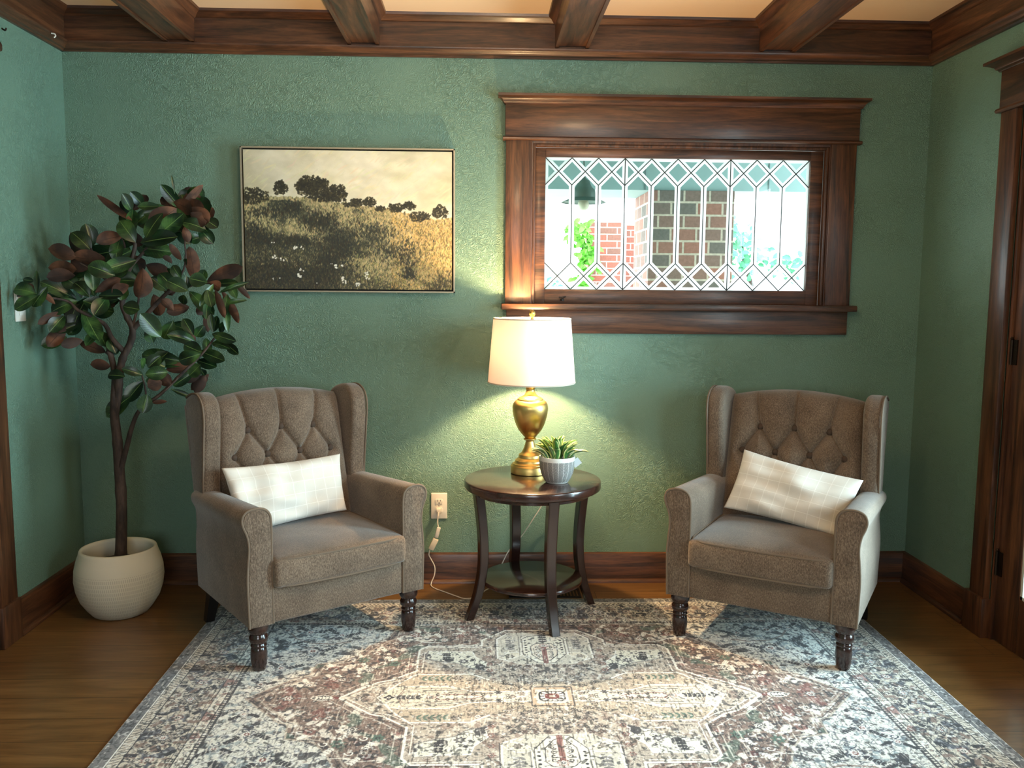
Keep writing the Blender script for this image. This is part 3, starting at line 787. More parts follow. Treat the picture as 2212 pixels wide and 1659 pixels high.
LEAVES=[(0.425,-0.408,1.448,0.371,-0.4,1.521,0.043,'g'),(0.396,-0.373,1.421,0.304,-0.368,1.377,0.039,'g'),(0.456,-0.445,1.446,0.584,-0.456,1.466,0.043,'g'),(0.37,-0.258,1.449,0.45,-0.295,1.41,0.032,'g'),(0.378,-0.292,1.38,0.333,-0.291,1.306,0.05,'g'),(0.393,-0.342,1.569,0.419,-0.345,1.617,0.03,'b'),(0.42,-0.422,1.528,0.303,-0.414,1.612,0.018,'b'),(0.417,-0.413,1.563,0.404,-0.458,1.617,0.029,'g'),(0.552,-0.278,1.587,0.498,-0.315,1.664,0.032,'g'),(0.554,-0.284,1.587,0.632,-0.281,1.669,0.022,'b'),(0.574,-0.392,1.577,0.49,-0.418,1.51,0.054,'b'),(0.531,-0.299,1.608,0.607,-0.34,1.574,0.039,'b'),(0.556,-0.266,1.624,0.617,-0.257,1.631,0.032,'b'),(0.592,-0.327,1.584,0.674,-0.355,1.536,0.043,'b'),(0.574,-0.349,1.53,0.656,-0.345,1.505,0.036,'g'),(0.588,-0.356,1.512,0.597,-0.347,1.458,0.022,'b'),(0.532,-0.254,1.554,0.49,-0.296,1.62,0.036,'b'),(0.552,-0.34,1.633,0.544,-0.344,1.698,0.006,'g'),(0.539,-0.26,1.548,0.607,-0.282,1.611,0.047,'b'),(0.561,-0.266,1.606,0.643,-0.306,1.569,0.047,'b'),(0.61,-0.348,1.565,0.664,-0.36,1.524,0.036,'b'),(0.466,-0.328,1.582,0.405,-0.341,1.523,0.032,'g'),(0.523,-0.425,1.58,0.452,-0.429,1.578,0.022,'g'),(0.434,-0.281,1.504,0.384,-0.269,1.557,0.032,'g'),(0.543,-0.45,1.555,0.493,-0.476,1.47,0.036,'g'),(0.374,-0.398,1.473,0.292,-0.418,1.449,0.036,'b'),(0.367,-0.356,1.43,0.298,-0.364,1.48,0.036,'b'),(0.339,-0.241,1.435,0.153,-0.238,1.398,0.047,'g'),(0.302,-0.369,1.383,0.182,-0.367,1.393,0.043,'b'),(0.226,-0.321,1.43,0.16,-0.324,1.348,0.047,'b'),(0.188,-0.368,1.393,0.096,-0.374,1.421,0.043,'b'),(0.181,-0.357,1.348,0.08,-0.348,1.353,0.039,'b'),(0.196,-0.404,1.324,0.116,-0.439,1.317,0.036,'b'),(0.2,-0.403,1.23,0.113,-0.41,1.192,0.039,'g'),(0.212,-0.388,1.23,0.303,-0.376,1.204,0.045,'g'),(0.176,-0.357,1.235,0.076,-0.404,1.295,0.036,'g'),(0.191,-0.353,1.238,0.2,-0.339,1.313,0.029,'g'),(0.274,-0.396,1.25,0.378,-0.444,1.252,0.032,'g'),(0.213,-0.391,1.198,0.285,-0.438,1.091,0.043,'g'),(0.178,-0.363,1.215,0.141,-0.367,1.127,0.036,'g'),(0.162,-0.389,1.244,0.08,-0.383,1.243,0.029,'g'),(0.108,-0.51,1.25,0.034,-0.517,1.203,0.032,'g'),(0.104,-0.51,1.256,0.03,-0.506,1.271,0.037,'g'),(0.107,-0.51,1.261,0.067,-0.514,1.291,0.016,'b'),(0.104,-0.51,1.256,0.114,-0.523,1.333,0.014,'g'),(0.271,-0.414,1.262,0.353,-0.403,1.311,0.027,'b'),(0.28,-0.448,1.268,0.276,-0.444,1.347,0.036,'g'),(0.264,-0.311,1.338,0.156,-0.306,1.313,0.043,'g'),(0.362,-0.451,1.325,0.281,-0.468,1.357,0.043,'g'),(0.424,-0.405,1.383,0.331,-0.455,1.347,0.039,'g'),(0.456,-0.433,1.354,0.446,-0.453,1.252,0.047,'b'),(0.414,-0.29,1.369,0.502,-0.301,1.328,0.039,'b'),(0.422,-0.243,1.256,0.449,-0.259,1.179,0.036,'b'),(0.393,-0.407,1.291,0.34,-0.418,1.257,0.032,'b'),(0.385,-0.452,1.212,0.446,-0.464,1.202,0.036,'g'),(0.311,-0.405,1.245,0.282,-0.448,1.183,0.039,'g'),(0.488,-0.277,1.269,0.438,-0.295,1.316,0.034,'g'),(0.626,-0.453,1.27,0.558,-0.455,1.304,0.039,'g'),(0.587,-0.407,1.316,0.559,-0.405,1.361,0.027,'g'),(0.556,-0.409,1.372,0.543,-0.451,1.396,0.016,'b'),(0.597,-0.429,1.384,0.555,-0.417,1.44,0.018,'b'),(0.548,-0.256,1.489,0.509,-0.278,1.505,0.029,'g'),(0.585,-0.242,1.305,0.572,-0.253,1.43,0.037,'b'),(0.636,-0.262,1.306,0.772,-0.289,1.36,0.039,'b'),(0.663,-0.286,1.294,0.767,-0.319,1.301,0.023,'g'),(0.711,-0.351,1.265,0.811,-0.342,1.301,0.014,'g'),(0.713,-0.414,1.277,0.756,-0.455,1.181,0.02,'b'),(0.691,-0.262,1.276,0.763,-0.307,1.158,0.022,'b'),(0.676,-0.386,1.276,0.697,-0.414,1.216,0.027,'g'),(0.574,-0.284,1.269,0.668,-0.311,1.187,0.036,'g'),(0.561,-0.281,1.204,0.497,-0.3,1.189,0.03,'b'),(0.523,-0.316,1.193,0.494,-0.346,1.234,0.025,'b'),(0.503,-0.401,1.096,0.452,-0.446,1.178,0.045,'g'),(0.499,-0.25,1.154,0.457,-0.239,1.087,0.037,'g'),(0.585,-0.246,1.064,0.497,-0.294,1.096,0.034,'g'),(0.595,-0.313,1.098,0.558,-0.301,1.157,0.029,'g'),(0.622,-0.262,1.138,0.588,-0.256,1.095,0.029,'g'),(0.631,-0.247,1.107,0.639,-0.275,1.174,0.022,'b'),(0.713,-0.447,1.117,0.705,-0.443,1.18,0.02,'g'),(0.668,-0.32,1.105,0.759,-0.342,1.08,0.027,'g'),(0.66,-0.296,1.067,0.737,-0.341,1.05,0.025,'g'),(0.654,-0.412,1.034,0.573,-0.397,1.009,0.037,'g'),(0.532,-0.257,0.991,0.381,-0.243,1.014,0.043,'g'),(0.529,-0.267,0.974,0.383,-0.26,0.997,0.029,'g'),(0.607,-0.282,1.036,0.706,-0.318,1.003,0.034,'g'),(0.589,-0.267,0.998,0.667,-0.288,0.976,0.032,'g'),(0.594,-0.267,0.974,0.479,-0.265,0.961,0.029,'b'),(0.59,-0.312,0.954,0.52,-0.319,0.906,0.03,'g'),(0.599,-0.264,0.962,0.627,-0.299,0.941,0.02,'g'),(0.415,-0.356,0.946,0.348,-0.375,0.971,0.023,'g'),(0.458,-0.454,0.959,0.53,-0.441,0.966,0.036,'g'),(0.425,-0.329,0.937,0.453,-0.346,0.906,0.03,'g'),(0.378,-0.27,0.913,0.325,-0.294,0.842,0.042,'g'),(0.454,-0.429,0.883,0.438,-0.438,0.817,0.037,'g'),(0.342,-0.291,0.86,0.258,-0.31,0.784,0.045,'g'),(0.457,-0.458,0.985,0.462,-0.497,1.017,0.025,'g'),(0.506,-0.33,0.89,0.578,-0.321,0.859,0.014,'g'),(0.492,-0.33,0.841,0.443,-0.34,0.837,0.013,'b'),(0.247,-0.287,1.029,0.156,-0.292,1.064,0.027,'b'),(0.205,-0.386,1.082,0.152,-0.434,1.067,0.027,'b'),(0.326,-0.439,0.988,0.255,-0.432,0.993,0.03,'b'),(0.263,-0.323,1.055,0.261,-0.366,1.11,0.036,'g'),(0.146,-0.39,1.134,0.1,-0.43,1.067,0.036,'b'),(0.149,-0.415,1.187,0.084,-0.458,1.148,0.023,'b'),(0.147,-0.399,1.175,0.112,-0.438,1.119,0.036,'g'),(0.461,-0.367,1.071,0.454,-0.404,1.125,0.032,'g')]
BR={'trunk':[(0.293,0.229),(0.303,0.417),(0.300,0.582),(0.296,0.698),(0.291,0.794),(0.306,0.866),(0.318,0.938),(0.332,1.009),(0.361,1.068),(0.373,1.122),(0.351,1.174),(0.341,1.221),(0.352,1.291),(0.389,1.408),(0.396,1.454),(0.388,1.534),(0.389,1.569)],'st':[(0.293,0.770),(0.292,0.842),(0.297,0.938),(0.286,1.021),(0.275,1.038)],'l':[(0.339,1.033),(0.301,1.086),(0.280,1.139),(0.246,1.168),(0.201,1.197),(0.174,1.229),(0.111,1.243),(0.024,1.248)],'r':[(0.373,1.122),(0.414,1.163),(0.480,1.234),(0.528,1.269),(0.604,1.293),(0.662,1.300),(0.714,1.277)],'low':[(0.312,0.585),(0.337,0.673),(0.363,0.746),(0.395,0.812),(0.461,0.867),(0.558,0.951),(0.625,1.022),(0.674,1.094)],'low2':[(0.413,0.824),(0.424,0.890),(0.409,0.944)],'top':[(0.369,1.350),(0.465,1.455),(0.525,1.513),(0.573,1.582)],'ex':[(0.373,1.122),(0.399,1.233),(0.421,1.338)],'ml':[(0.350,1.233),(0.287,1.314),(0.209,1.371)],'rl':[(0.480,1.234),(0.577,1.351),(0.581,1.467)],'tw':[(0.558,0.951),(0.509,0.891)]}
bark = M('grey_brown_bark', rough=.8)
bark.col(bark.ramp(bark.noise(bark.co((30, 30, 8)), 1.5, 4, .6), [(.35, lin(36, 28, 24)), (.65, lin(78, 62, 53))])); bark.bump(bark.noise(bark.co((60, 60, 14)), 1.6, 3), .5, .003)
bm = bmesh.new(); PB = Vector((.285, -.34, 0))
rad = dict(trunk=(.023, .006), st=(.014, .011), l=(.011, .003), r=(.012, .003), low=(.012, .004), low2=(.005, .003), top=(.007, .003), ex=(.006, .003), ml=(.007, .003), rl=(.006, .0025), tw=(.004, .002))
rr_ = random.Random(5)
for nm, pts in BR.items():
    yy = -.34; path = []; m_ = len(pts)
    for i, (x, z) in enumerate(pts):
        if nm == 'l': yy = -.34 - .15 * (i / (m_ - 1)) ** 1.5
        elif nm not in ('trunk', 'st'): yy = -.34 + (i / (m_ - 1)) * rr_.uniform(-.06, .06)
        path.append(Vector((x, yy + rr_.uniform(-.006, .006), z)) - PB)
    sp_ = spline(path, 5); a, b = rad[nm]
    tube(bm, sp_, [a + (b - a) * (i / (len(sp_) - 1)) ** .8 + (.002 if i % 7 == 0 and nm == 'trunk' else 0) for i in range(len(sp_))], 10)
obj('trunk', bm, bark.m, pt_, angle=80)
lf = M('magnolia_leaf', rough=.30)
u_ = lf.n('TexCoord').outputs['UV']; su = lf.n('SeparateXYZ', Vector=u_)
rib = lf.math('LESS_THAN', lf.math('ABSOLUTE', lf.math('SUBTRACT', su.outputs[0], .5)), .018)
nzl = lf.noise(lf.co(), 14, 3)
vn = lf.math('SINE', lf.math('MULTIPLY', lf.math('ADD', su.outputs[1], lf.math('MULTIPLY', lf.math('ABSOLUTE', lf.math('SUBTRACT', su.outputs[0], .5)), -.5)), 70.0))
top = lf.ramp(lf.math('ADD', nzl, lf.math('MULTIPLY', vn, .02)), [(.35, lin(15, 33, 20)), (.52, lin(29, 54, 30)), (.70, lin(70, 104, 52))])
top = lf.mix(rib, top, lin(104, 132, 74))
und = lf.ramp(nzl, [(.35, lin(42, 27, 20)), (.5, lin(70, 46, 34)), (.68, lin(120, 80, 58))]); und = lf.mix(rib, und, lin(60, 36, 22))
bf = lf.n('NewGeometry').outputs['Backfacing']
lf.col(lf.mix(bf, top, und)); rg = lf.math('ADD', lf.math('MULTIPLY', bf, .45), .30); lf.l(rg, lf.b.inputs['Roughness'])
lf.bump(vn, .05, .0006)
bm = bmesh.new(); uvl = bm.loops.layers.uv.new('UVMap'); camp = Vector((1.71, -3.75, 1.29)); rr_ = random.Random(9)
def magleaf(b, t, w, ty):
    b = Vector(b); t = Vector(t); t = t + (t - b) * .10; d = (t - b).normalized(); mid = (b + t) / 2
    # the leaf's upper side turns up and outwards; a leaf seen from below turns it away
    tocam = (camp - mid).normalized()
    upv = tocam if ty == 'g' else -tocam
    upv = (upv + Vector((rr_.uniform(-.45, .45), rr_.uniform(-.3, .3), rr_.uniform(.0, .55)))).normalized()
    leaf_strip(bm, uvl, b - PB, t - PB, w * 1.75, rr_.uniform(-.05, .12), upv, nseg=12, cup=rr_.uniform(.08, .24), shape=.85, tipx=.68, gain=2.5)
for (bx, by, bz, tx, ty_, tz, w, ty) in LEAVES:
    magleaf((bx, by, bz), (tx, ty_, tz), w, ty)
# leaves at the back of the crown that fill in behind the front ones
for i in range(120):
    L0 = rr_.choice(LEAVES); b = Vector(L0[0:3]) + Vector((rr_.uniform(-.05, .05), rr_.uniform(.03, .12), rr_.uniform(-.05, .05)))
    dd = (Vector(L0[3:6]) - Vector(L0[0:3])); an = rr_.uniform(-1.2, 1.2); dd = Matrix.Rotation(an, 3, 'Y') @ dd
    t = b + dd * rr_.uniform(.7, 1.0); b.x = max(b.x, .04); t.x = max(t.x, .02)
    if b.z < .92: continue
    magleaf(b, t, L0[6], rr_.choice('gbggg'))
obj('foliage', bm, lf.m, pt_, angle=180)

# ------------------------------------------------------------------ raster helpers for drawn surfaces (colours per vertex)
def grid_obj(name, xs, ys, to3d, col, mat, parent=None):
    """one sheet whose vertices carry the drawn colours; col is (len(ys), len(xs), 3) in sRGB 0-255"""
    nx, ny = len(xs), len(ys)
    X, Y = np.meshgrid(xs, ys); co = to3d(X, Y).astype(np.float32).reshape(-1, 3)
    me = bpy.data.meshes.new(name); me.vertices.add(nx * ny); me.vertices.foreach_set('co', co.ravel())
    idx = np.arange(nx * ny).reshape(ny, nx)
    q = np.stack([idx[:-1, :-1], idx[:-1, 1:], idx[1:, 1:], idx[1:, :-1]], -1).reshape(-1, 4).astype(np.int32)
    me.loops.add(q.size); me.loops.foreach_set('vertex_index', q.ravel())
    me.polygons.add(len(q)); me.polygons.foreach_set('loop_start', np.arange(0, q.size, 4, dtype=np.int32)); me.update(calc_edges=True)
    c = np.clip(col, 0, 255) / 255.0; c = np.where(c <= .04045, c / 12.92, ((c + .055) / 1.055) ** 2.4)
    at = me.color_attributes.new('drawn', 'FLOAT_COLOR', 'POINT')
    at.data.foreach_set('color', np.concatenate([c.reshape(-1, 3), np.ones((nx * ny, 1))], 1).astype(np.float32).ravel())
    me.materials.append(mat); o = bpy.data.objects.new(name, me); C.objects.link(o)
    if parent: o.parent = parent
    return o
def vnoise(shape, cell, rng, octaves=3, aniso=(1, 1)):
    """smooth organic noise, mean .5; cell = feature size in samples"""
    out = np.zeros(shape); w = rng.random(shape) - .5; amp = 1.0
    fy = np.fft.fftfreq(shape[0])[:, None]; fx = np.fft.rfftfreq(shape[1])[None]; F = np.fft.rfft2(w)
    for o_ in range(octaves):
        c = cell / 2 ** o_; g = np.exp(-((fx * c * aniso[0]) ** 2 + (fy * c * aniso[1]) ** 2) * 4.0)
        q = np.fft.irfft2(F * g, s=shape); out += amp * q / (q.std() + 1e-12); amp *= .5
    return .5 + .165 * out / out.std()
def in_poly(X, Y, P):
    m = np.zeros(X.shape, bool); n = len(P)
    for i in range(n):
        x0, y0 = P[i]; x1, y1 = P[(i + 1) % n]
        if y0 == y1: continue
        c = ((y0 > Y) != (y1 > Y)) & (X < (x1 - x0) * (Y - y0) / (y1 - y0) + x0); m ^= c
    return m
def d_line(X, Y, P):
    d = np.full(X.shape, 9.0)
    for (x0, y0), (x1, y1) in zip(P, P[1:]):
        vx, vy = x1 - x0, y1 - y0; t = np.clip(((X - x0) * vx + (Y - y0) * vy) / (vx * vx + vy * vy + 1e-12), 0, 1)
        d = np.minimum(d, np.hypot(X - x0 - t * vx, Y - y0 - t * vy))
    return d

# ------------------------------------------------------------------ rug
RCX, RCY, HU, HV = 1.9405, -1.109, 1.280, .872
def draw_rug():
    st = .002; U = np.arange(0, HU + st / 2, st); V = np.arange(0, HV + st / 2, st); X, Y = np.meshgrid(U, V); sh_ = X.shape
    rng = np.random.default_rng(7)
    cream = np.array([216, 212, 202.]); col = np.zeros(sh_ + (3,)); col[:] = cream
    K = dict(dark=(52, 48, 54), navy=(62, 66, 84), brown=(134, 110, 100), tan=(180, 167, 154), red=(122, 62, 58), green=(84, 108, 96), white=(238, 234, 224), grey=(124, 120, 122), blue=(126, 142, 152))
    K = {a: np.array(b, float) for a, b in K.items()}
    def paint(m, c, a=1.0):
        al = (m.astype(float) if m.dtype == bool else m) * a; col[:] = col * (1 - al[..., None]) + (K[c] if isinstance(c, str) else np.array(c, float)) * al[..., None]
    def line(P, w, c, a=1.0):
        d = d_line(X, Y, P); paint(np.clip((w / 2 - d) / .0012 + .5, 0, 1), c, a)
    outer = [(0, 0), (.962, 0), (.826, .155), (.795, .165), (.785, .25), (.70, .272), (.655, .33), (.625, .40), (.57, .47), (.545, .55), (.46, .585), (.30, .60), (0, .60)]
    inner = [(0, 0), (.672, 0), (.560, .108), (.520, .123), (.443, .190), (.443, .362), (.415, .395), (.222, .395), (.222, .445), (.134, .536), (0, .536)]
    field = (X < 1.012) & (Y < .605)
    mo = in_poly(X, Y, outer); mi = in_poly(X, Y, inner)
    # squiggly vine drawing and blossoms, different for each zone
    n1 = vnoise(sh_, 11, rng, 2); n2 = vnoise(sh_, 9, rng, 2); n3 = vnoise(sh_, 15, rng, 2); n4 = vnoise(sh_, 6, rng, 1); n5 = vnoise(sh_, 24, rng, 2)
    vine = np.exp(-((n1 - .5) / .028) ** 2); vine2 = np.exp(-((n2 - .46) / .03) ** 2); blob = np.clip((n3 - .62) / .05, 0, 1); blob2 = np.clip((n2 - .68) / .05, 0, 1)
    zf = field & ~mo
    paint(zf, (212, 211, 204)); paint(zf * vine, 'navy', .8); fv = np.exp(-((n4 - .5) / .035) ** 2); paint(zf * fv, 'dark', .42); paint(zf * blob, 'dark', .75); paint(zf * blob2, 'blue', .6); paint(zf * np.clip((n4 - .8) / .05, 0, 1), 'brown', .5)
    zm = mo & ~mi
    paint(zm, 'brown'); paint(zm * vine, 'dark', .6); paint(zm * fv, 'dark', .35); paint(zm * np.clip((n3 - .66) / .04, 0, 1), 'white', .8); paint(zm * blob2, 'dark', .75); paint(zm * np.clip((n5 - .70) / .05, 0, 1), 'green', .7); paint(zm * np.clip((.26 - n5) / .04, 0, 1), 'red', .6); paint(zm * vine2, 'tan', .55)
    paint(mi, 'tan'); paint(mi * vine, 'dark', .6); paint(mi * blob2, 'dark', .6); paint(mi * np.clip((n3 - .64) / .04, 0, 1), 'brown', .6); paint(mi * vine2, 'white', .5)
    # motifs -------------------------------------------------------
    def patch(P, c, a=1, outline=None, w=.004, inner_=None):
        m = in_poly(X, Y, P); paint(m, c, a)
        if outline: line(P + [P[0]], w, outline)
        return m
    def blossom(cx, cy, r, petals=8, c1='dark', c2='white', c3='red'):
        dx, dy = X - cx, Y - cy; R_ = np.hypot(dx, dy); A = np.arctan2(dy, dx); rr = r * (.82 + .18 * np.cos(petals * A))
        paint(np.clip((rr - R_) / .0015, 0, 1), c1, .9); paint(np.clip((rr * .78 - R_) / .0015, 0, 1), c2, .95); paint((np.abs(np.sin(petals * A / 2)) < .3) & (R_ < rr * .78) & (R_ > r * .3), c1, .6); paint(np.clip((r * .34 - R_) / .0015, 0, 1), c3, .9); paint(R_ < r * .13, c2)
    def leaf_(cx, cy, L, w, ang, c='dark', vein=True):
        ca, sa = math.cos(ang), math.sin(ang); a = (X - cx) * ca + (Y - cy) * sa; b = -(X - cx) * sa + (Y - cy) * ca
        s = np.clip(a / L, 0, 1); hw = w * np.sin(PI * s) ** .8; m = (a > 0) & (a < L) & (np.abs(b) < hw); paint(m, c, .9)
        if vein: paint(m & (np.abs(b) < .0014), 'white', .8)
    def sprig(cx, cy, L, ang, n=5, w=.004, c='dark'):
        for i in range(n):
            q = i / n; px, py = cx + math.cos(ang) * L * q, cy + math.sin(ang) * L * q
            for s in (-1, 1): leaf_(px, py, L / n * 1.25, w, ang + s * .85, c, False)
        line([(cx, cy), (cx + math.cos(ang) * L, cy + math.sin(ang) * L)], .003, c)
    def scroll(cx, cy, r, ang, s=1, c='dark', w=.0035):
        P = [(cx + r * (1 - t * .8) * math.cos(ang + s * t * 5.5), cy + r * (1 - t * .8) * math.sin(ang + s * t * 5.5)) for t in np.linspace(0, 1, 16)]; line(P, w, c)
    # horizontal cartouche in the centre band
    hexo = [(0, 0), (.53, 0), (.515, .059), (.487, .104), (.438, .163), (.258, .163), (.20, .12), (.13, .10), (0, .10)]
    mh = in_poly(X, Y, hexo); paint(mh, (196, 180, 158), .8); paint(mh * vine2, 'brown', .55); paint(mh * np.exp(-((n4 - .5) / .03) ** 2), 'dark', .4)
    sprig(.42, .132, .10, PI, 5, .005, 'green'); blossom(.30, .135, .018, 6, 'dark', 'tan', 'dark'); blossom(.235, .128, .015, 6, 'brown', 'white', 'dark')
    line([(.53, 0), (.515, .059), (.487, .104), (.438, .163), (.258, .163), (.20, .12)], .0065, 'white')
    bandp = [(0, 0), (.55, 0), (.516, .059), (.475, .076), (.33, .076), (.26, .040), (.19, .034), (0, .034)]
    patch(bandp, (220, 210, 192), .92, 'white', .005); paint(in_poly(X, Y, bandp) * np.exp(-((n4 - .5) / .03) ** 2), 'dark', .45)
    for q, s in ((.058, .0035), (.034, .003)): line([(.49, .0), (.47, q), (.33, q), (.25, q * .55), (.19, q * .5)], s, 'brown', .8)
    line([(.335, .046), (.25, .026), (.19, .022)], .004, 'dark', .8); line([(.41, .045), (.335, .046)], .004, 'dark', .8)
    blossom(.515, 0, .019, 4, 'dark', 'dark', 'white'); sprig(.49, 0, .075, PI, 5, .006); blossom(.385, 0, .016, 8, 'red', 'white', 'dark')
    for i in range(6): scroll(.36 - i * .028, .015, .009, 1.5, 1 if i % 2 else -1)
    line([(.37, .0), (.355, .020), (.25, .012), (.22, 0)], .003, 'red'); blossom(.17, .028, .014, 6, 'dark', 'grey', 'dark'); blossom(.605, 0, .022, 6, 'dark', 'tan', 'dark')
    # arabesque cartouches
    arab = [(.412, .350), (.415, .285), (.36, .262), (.30, .245), (.27, .212), (.23, .198), (.182, .168), (.215, .205), (.205, .25), (.245, .30), (.255, .345), (.33, .345)]
    mA = patch(arab, (222, 220, 206), .95, 'white', .005)
    paint(mA * vine2, 'dark', .9); paint(mA * blob, 'dark', .85); line(arab[:7], .0045, 'dark', .6); sprig(.345, .275, .06, PI / 2, 4, .007); blossom(.285, .265, .02, 7, 'dark', 'grey', 'white')
    for yy in (.19, .24, .30, .35): blossom(.196, yy, .013, 6, 'red', 'tan', 'dark')
    line([(.445, .380), (.43, .382), (.22, .382)], .004, 'white'); line([(.443, .362), (.415, .395), (.222, .395)], .007, 'white')
    # octagon with the palmette column
    octo = [(0, .238), (.10, .238), (.125, .262), (.167, .286), (.167, .455), (.124, .510), (0, .520)]
    patch(octo, (206, 202, 190), .8); line(octo[2:6], .006, 'white'); line([(.167 + .006, .284), (.173, .457), (.128, .517)], .003, 'dark', .7)
    patch([(.076, .32), (.095, .30), (.14, .275), (.15, .30), (.13, .335), (.095, .335)], (216, 208, 190), .9, 'white', .004); blossom(.122, .302, .016, 6, 'dark', 'tan', 'grey')
    sprig(.12, .36, .09, PI / 2, 5, .006, 'grey'); blossom(.12, .47, .014, 6, 'grey', 'white', 'dark')
    patch([(0, .245), (.03, .248), (.076, .320), (.076, .453), (.055, .475), (0, .49)], (228, 222, 208), .95, 'dark', .003); line([(.082, .318), (.082, .455), (.058, .482)], .004, 'white'); line([(.088, .316), (.088, .456)], .003, 'dark', .7)
    for i in range(6): paint(np.hypot(X - .064, Y - (.335 + i * .021)) < .0045, 'dark')
    patch([(0, .26), (.018, .27), (.045, .315), (.048, .385), (.03, .41), (0, .415)], (226, 214, 200), 1, 'dark', .003)
    line([(0, .25), (0, .39)], .017, 'red', .75)
    for i in range(5): scroll(.023, .29 + i * .022, .010, 2.6, -1, 'dark', .0032)
    blossom(0, .392, .020, 8, 'red', 'white', 'dark'); sprig(0, .425, .105, PI / 2, 6, .006); blossom(0, .545, .020, 6, 'dark', 'white', 'navy')
    # centre rosette
    paint((X < .066) & (Y < .064), (196, 170, 146)); line([(.066, 0), (.066, .064), (0, .064)], .0045, 'dark', .75)
    paint((X < .052) & (Y < .048), (226, 214, 196))
    R_ = ((X / .043) ** 4 + (Y / .036) ** 4) ** .25; paint(R_ < 1.0, 'dark'); paint(R_ < .86, 'white'); A = np.arctan2(Y, X); paint((R_ < .86) & (R_ > .45) & (np.cos(12 * A) > .55), 'dark', .85); paint(R_ < .52, 'red'); paint(R_ < .22, 'tan')
    for (cx, cy) in ((.095, .018), (.125, .045), (.10, .07), (.06, .09), (.03, .105), (.125, .0), (.09, .105), (.06, .135), (.0, .09), (.0, .135), (.14, .09), (.03, .165), (.10, .15), (.13, .19), (.07, .19)):
        blossom(cx, cy, .013, 6, 'dark', 'tan', 'brown'); scroll(cx + .018, cy + .006, .010, 1.0, 1, 'dark', .003)
    for i in range(4): blossom(.03 + i * .034, .222, .015, 6, 'dark', 'brown', 'dark')
    # medallion outlines
    for off, w, c, al in ((0, .0075, 'white', .95), (1, .003, 'dark', .6)):
        P = [(x + off * .011 * (1 if x > .3 else .5), y + off * .007) for x, y in inner[1:]]; line(P, w, c, al)
    line([(x - .020, y * .93) for x, y in inner[1:6]], .004, 'white', .8)
    line([(x + .030, y + .012) for x, y in inner[1:6]], .004, 'white', .6)
    po = outer[1:]; line(po, .006, 'tan', .95); line([(x - .016, y - .004) for x, y in po], .004, 'dark', .6); line([(x - .028, y - .008) for x, y in po], .006, 'tan', .8)
    leaf_(.685, 0, .075, .020, 0, 'white', False); leaf_(.688, 0, .068, .016, 0, 'dark', False); sprig(.692, 0, .055, 0, 5, .004, 'white'); blossom(.83, 0, .022, 6, 'dark', 'white', 'red'); paint(np.hypot(X - .68, Y) < .010, 'red')
    for (cx, cy, r, c1, c2, c3) in ((.60, .20, .022, 'dark', 'white', 'dark'), (.52, .25, .024, 'green', 'green', 'dark'), (.68, .13, .018, 'dark', 'white', 'red'), (.55, .33, .024, 'dark', 'brown', 'white'), (.50, .42, .020, 'red', 'white', 'dark'), (.72, .21, .018, 'red', 'brown', 'dark'), (.63, .28, .024, 'green', 'green', 'brown'), (.36, .45, .024, 'dark', 'white', 'red'), (.28, .50, .024, 'red', 'tan', 'dark'), (.44, .50, .020, 'dark', 'tan', 'green'), (.78, .09, .018, 'brown', 'white', 'dark'), (.22, .54, .018, 'dark', 'white', 'brown')):
        blossom(cx, cy, r, 7, c1, c2, c3); scroll(cx + r * 1.6, cy, r * .6, 0, 1, 'white', .004); scroll(cx - r * 1.4, cy + .01, r * .6, 2, -1, 'dark', .003); sprig(cx + .01, cy + r, r * 1.8, 1.0, 4, .004, 'white')
    line([(.53, .47), (.47, .455), (.43, .43), (.38, .425)], .006, 'white'); line([(.66, .36), (.60, .355), (.56, .375), (.52, .37)], .005, 'white', .7)
    # corner sprays in the pale field
    for (cx, cy, r) in ((.90, .22, .026), (.82, .36, .030), (.93, .42, .024), (.74, .50, .026), (.86, .53, .030), (.64, .55, .02), (.95, .55, .022), (.94, .10, .018), (.97, .30, .02)):
        blossom(cx, cy, r, 8, 'navy', 'white', 'red'); sprig(cx - r, cy, r * 2, 2.6, 5, .005, 'dark'); sprig(cx + r * .6, cy + r * .6, r * 2, .8, 5, .005, 'dark'); scroll(cx, cy - r * 1.5, r * .7, 0, 1, 'navy', .004)
    line([(.70, .44), (.76, .42), (.84, .43), (.90, .47), (.93, .52)], .008, 'brown', .8); sprig(.955, .365, .08, 2.0, 6, .008, 'dark')
    # borders -------------------------------------------------------
    E_ = np.maximum(X - HU, Y - HV)          # negative distance from the edge
    D = -E_; S_ = np.where(X - HU > Y - HV, Y, X)   # coordinate running along the border
    b = D < .270; fieldedge = b
    paint(b, (206, 198, 184)); 
    main = (D > .078) & (D < .218)
    paint(main, (204, 194, 178)); paint(main * vine, 'dark', .9); paint(main * fv, 'dark', .5); paint(main * blob, 'navy', .75); paint(main * blob2, 'brown', .8); paint(main * vine2, 'grey', .6)
    paint((D < .270) & (D > .218), (214, 208, 196)); paint(((D < .262) & (D > .222)) * vine2, 'dark', .8); paint(((D < .262) & (D > .222)) * blob, 'red', .6)
    for c0, c1 in ((.262, .272), (.250, .255), (.218, .222), (.206, .209), (.078, .081), (.046, .0485)): paint((D > c0) & (D < c1), 'dark', .8)
    gb = (D > .255) & (D < .270); paint(gb & (np.mod(S_, .013) < .006), 'dark', .75)
    gb2 = (D > .050) & (D < .076); paint(gb2, (210, 202, 188)); paint(gb2 & (np.mod(S_ + D * .6, .016) < .008), 'dark', .45); paint(gb2 & (np.abs(D - .063) < .003), 'tan', .8)
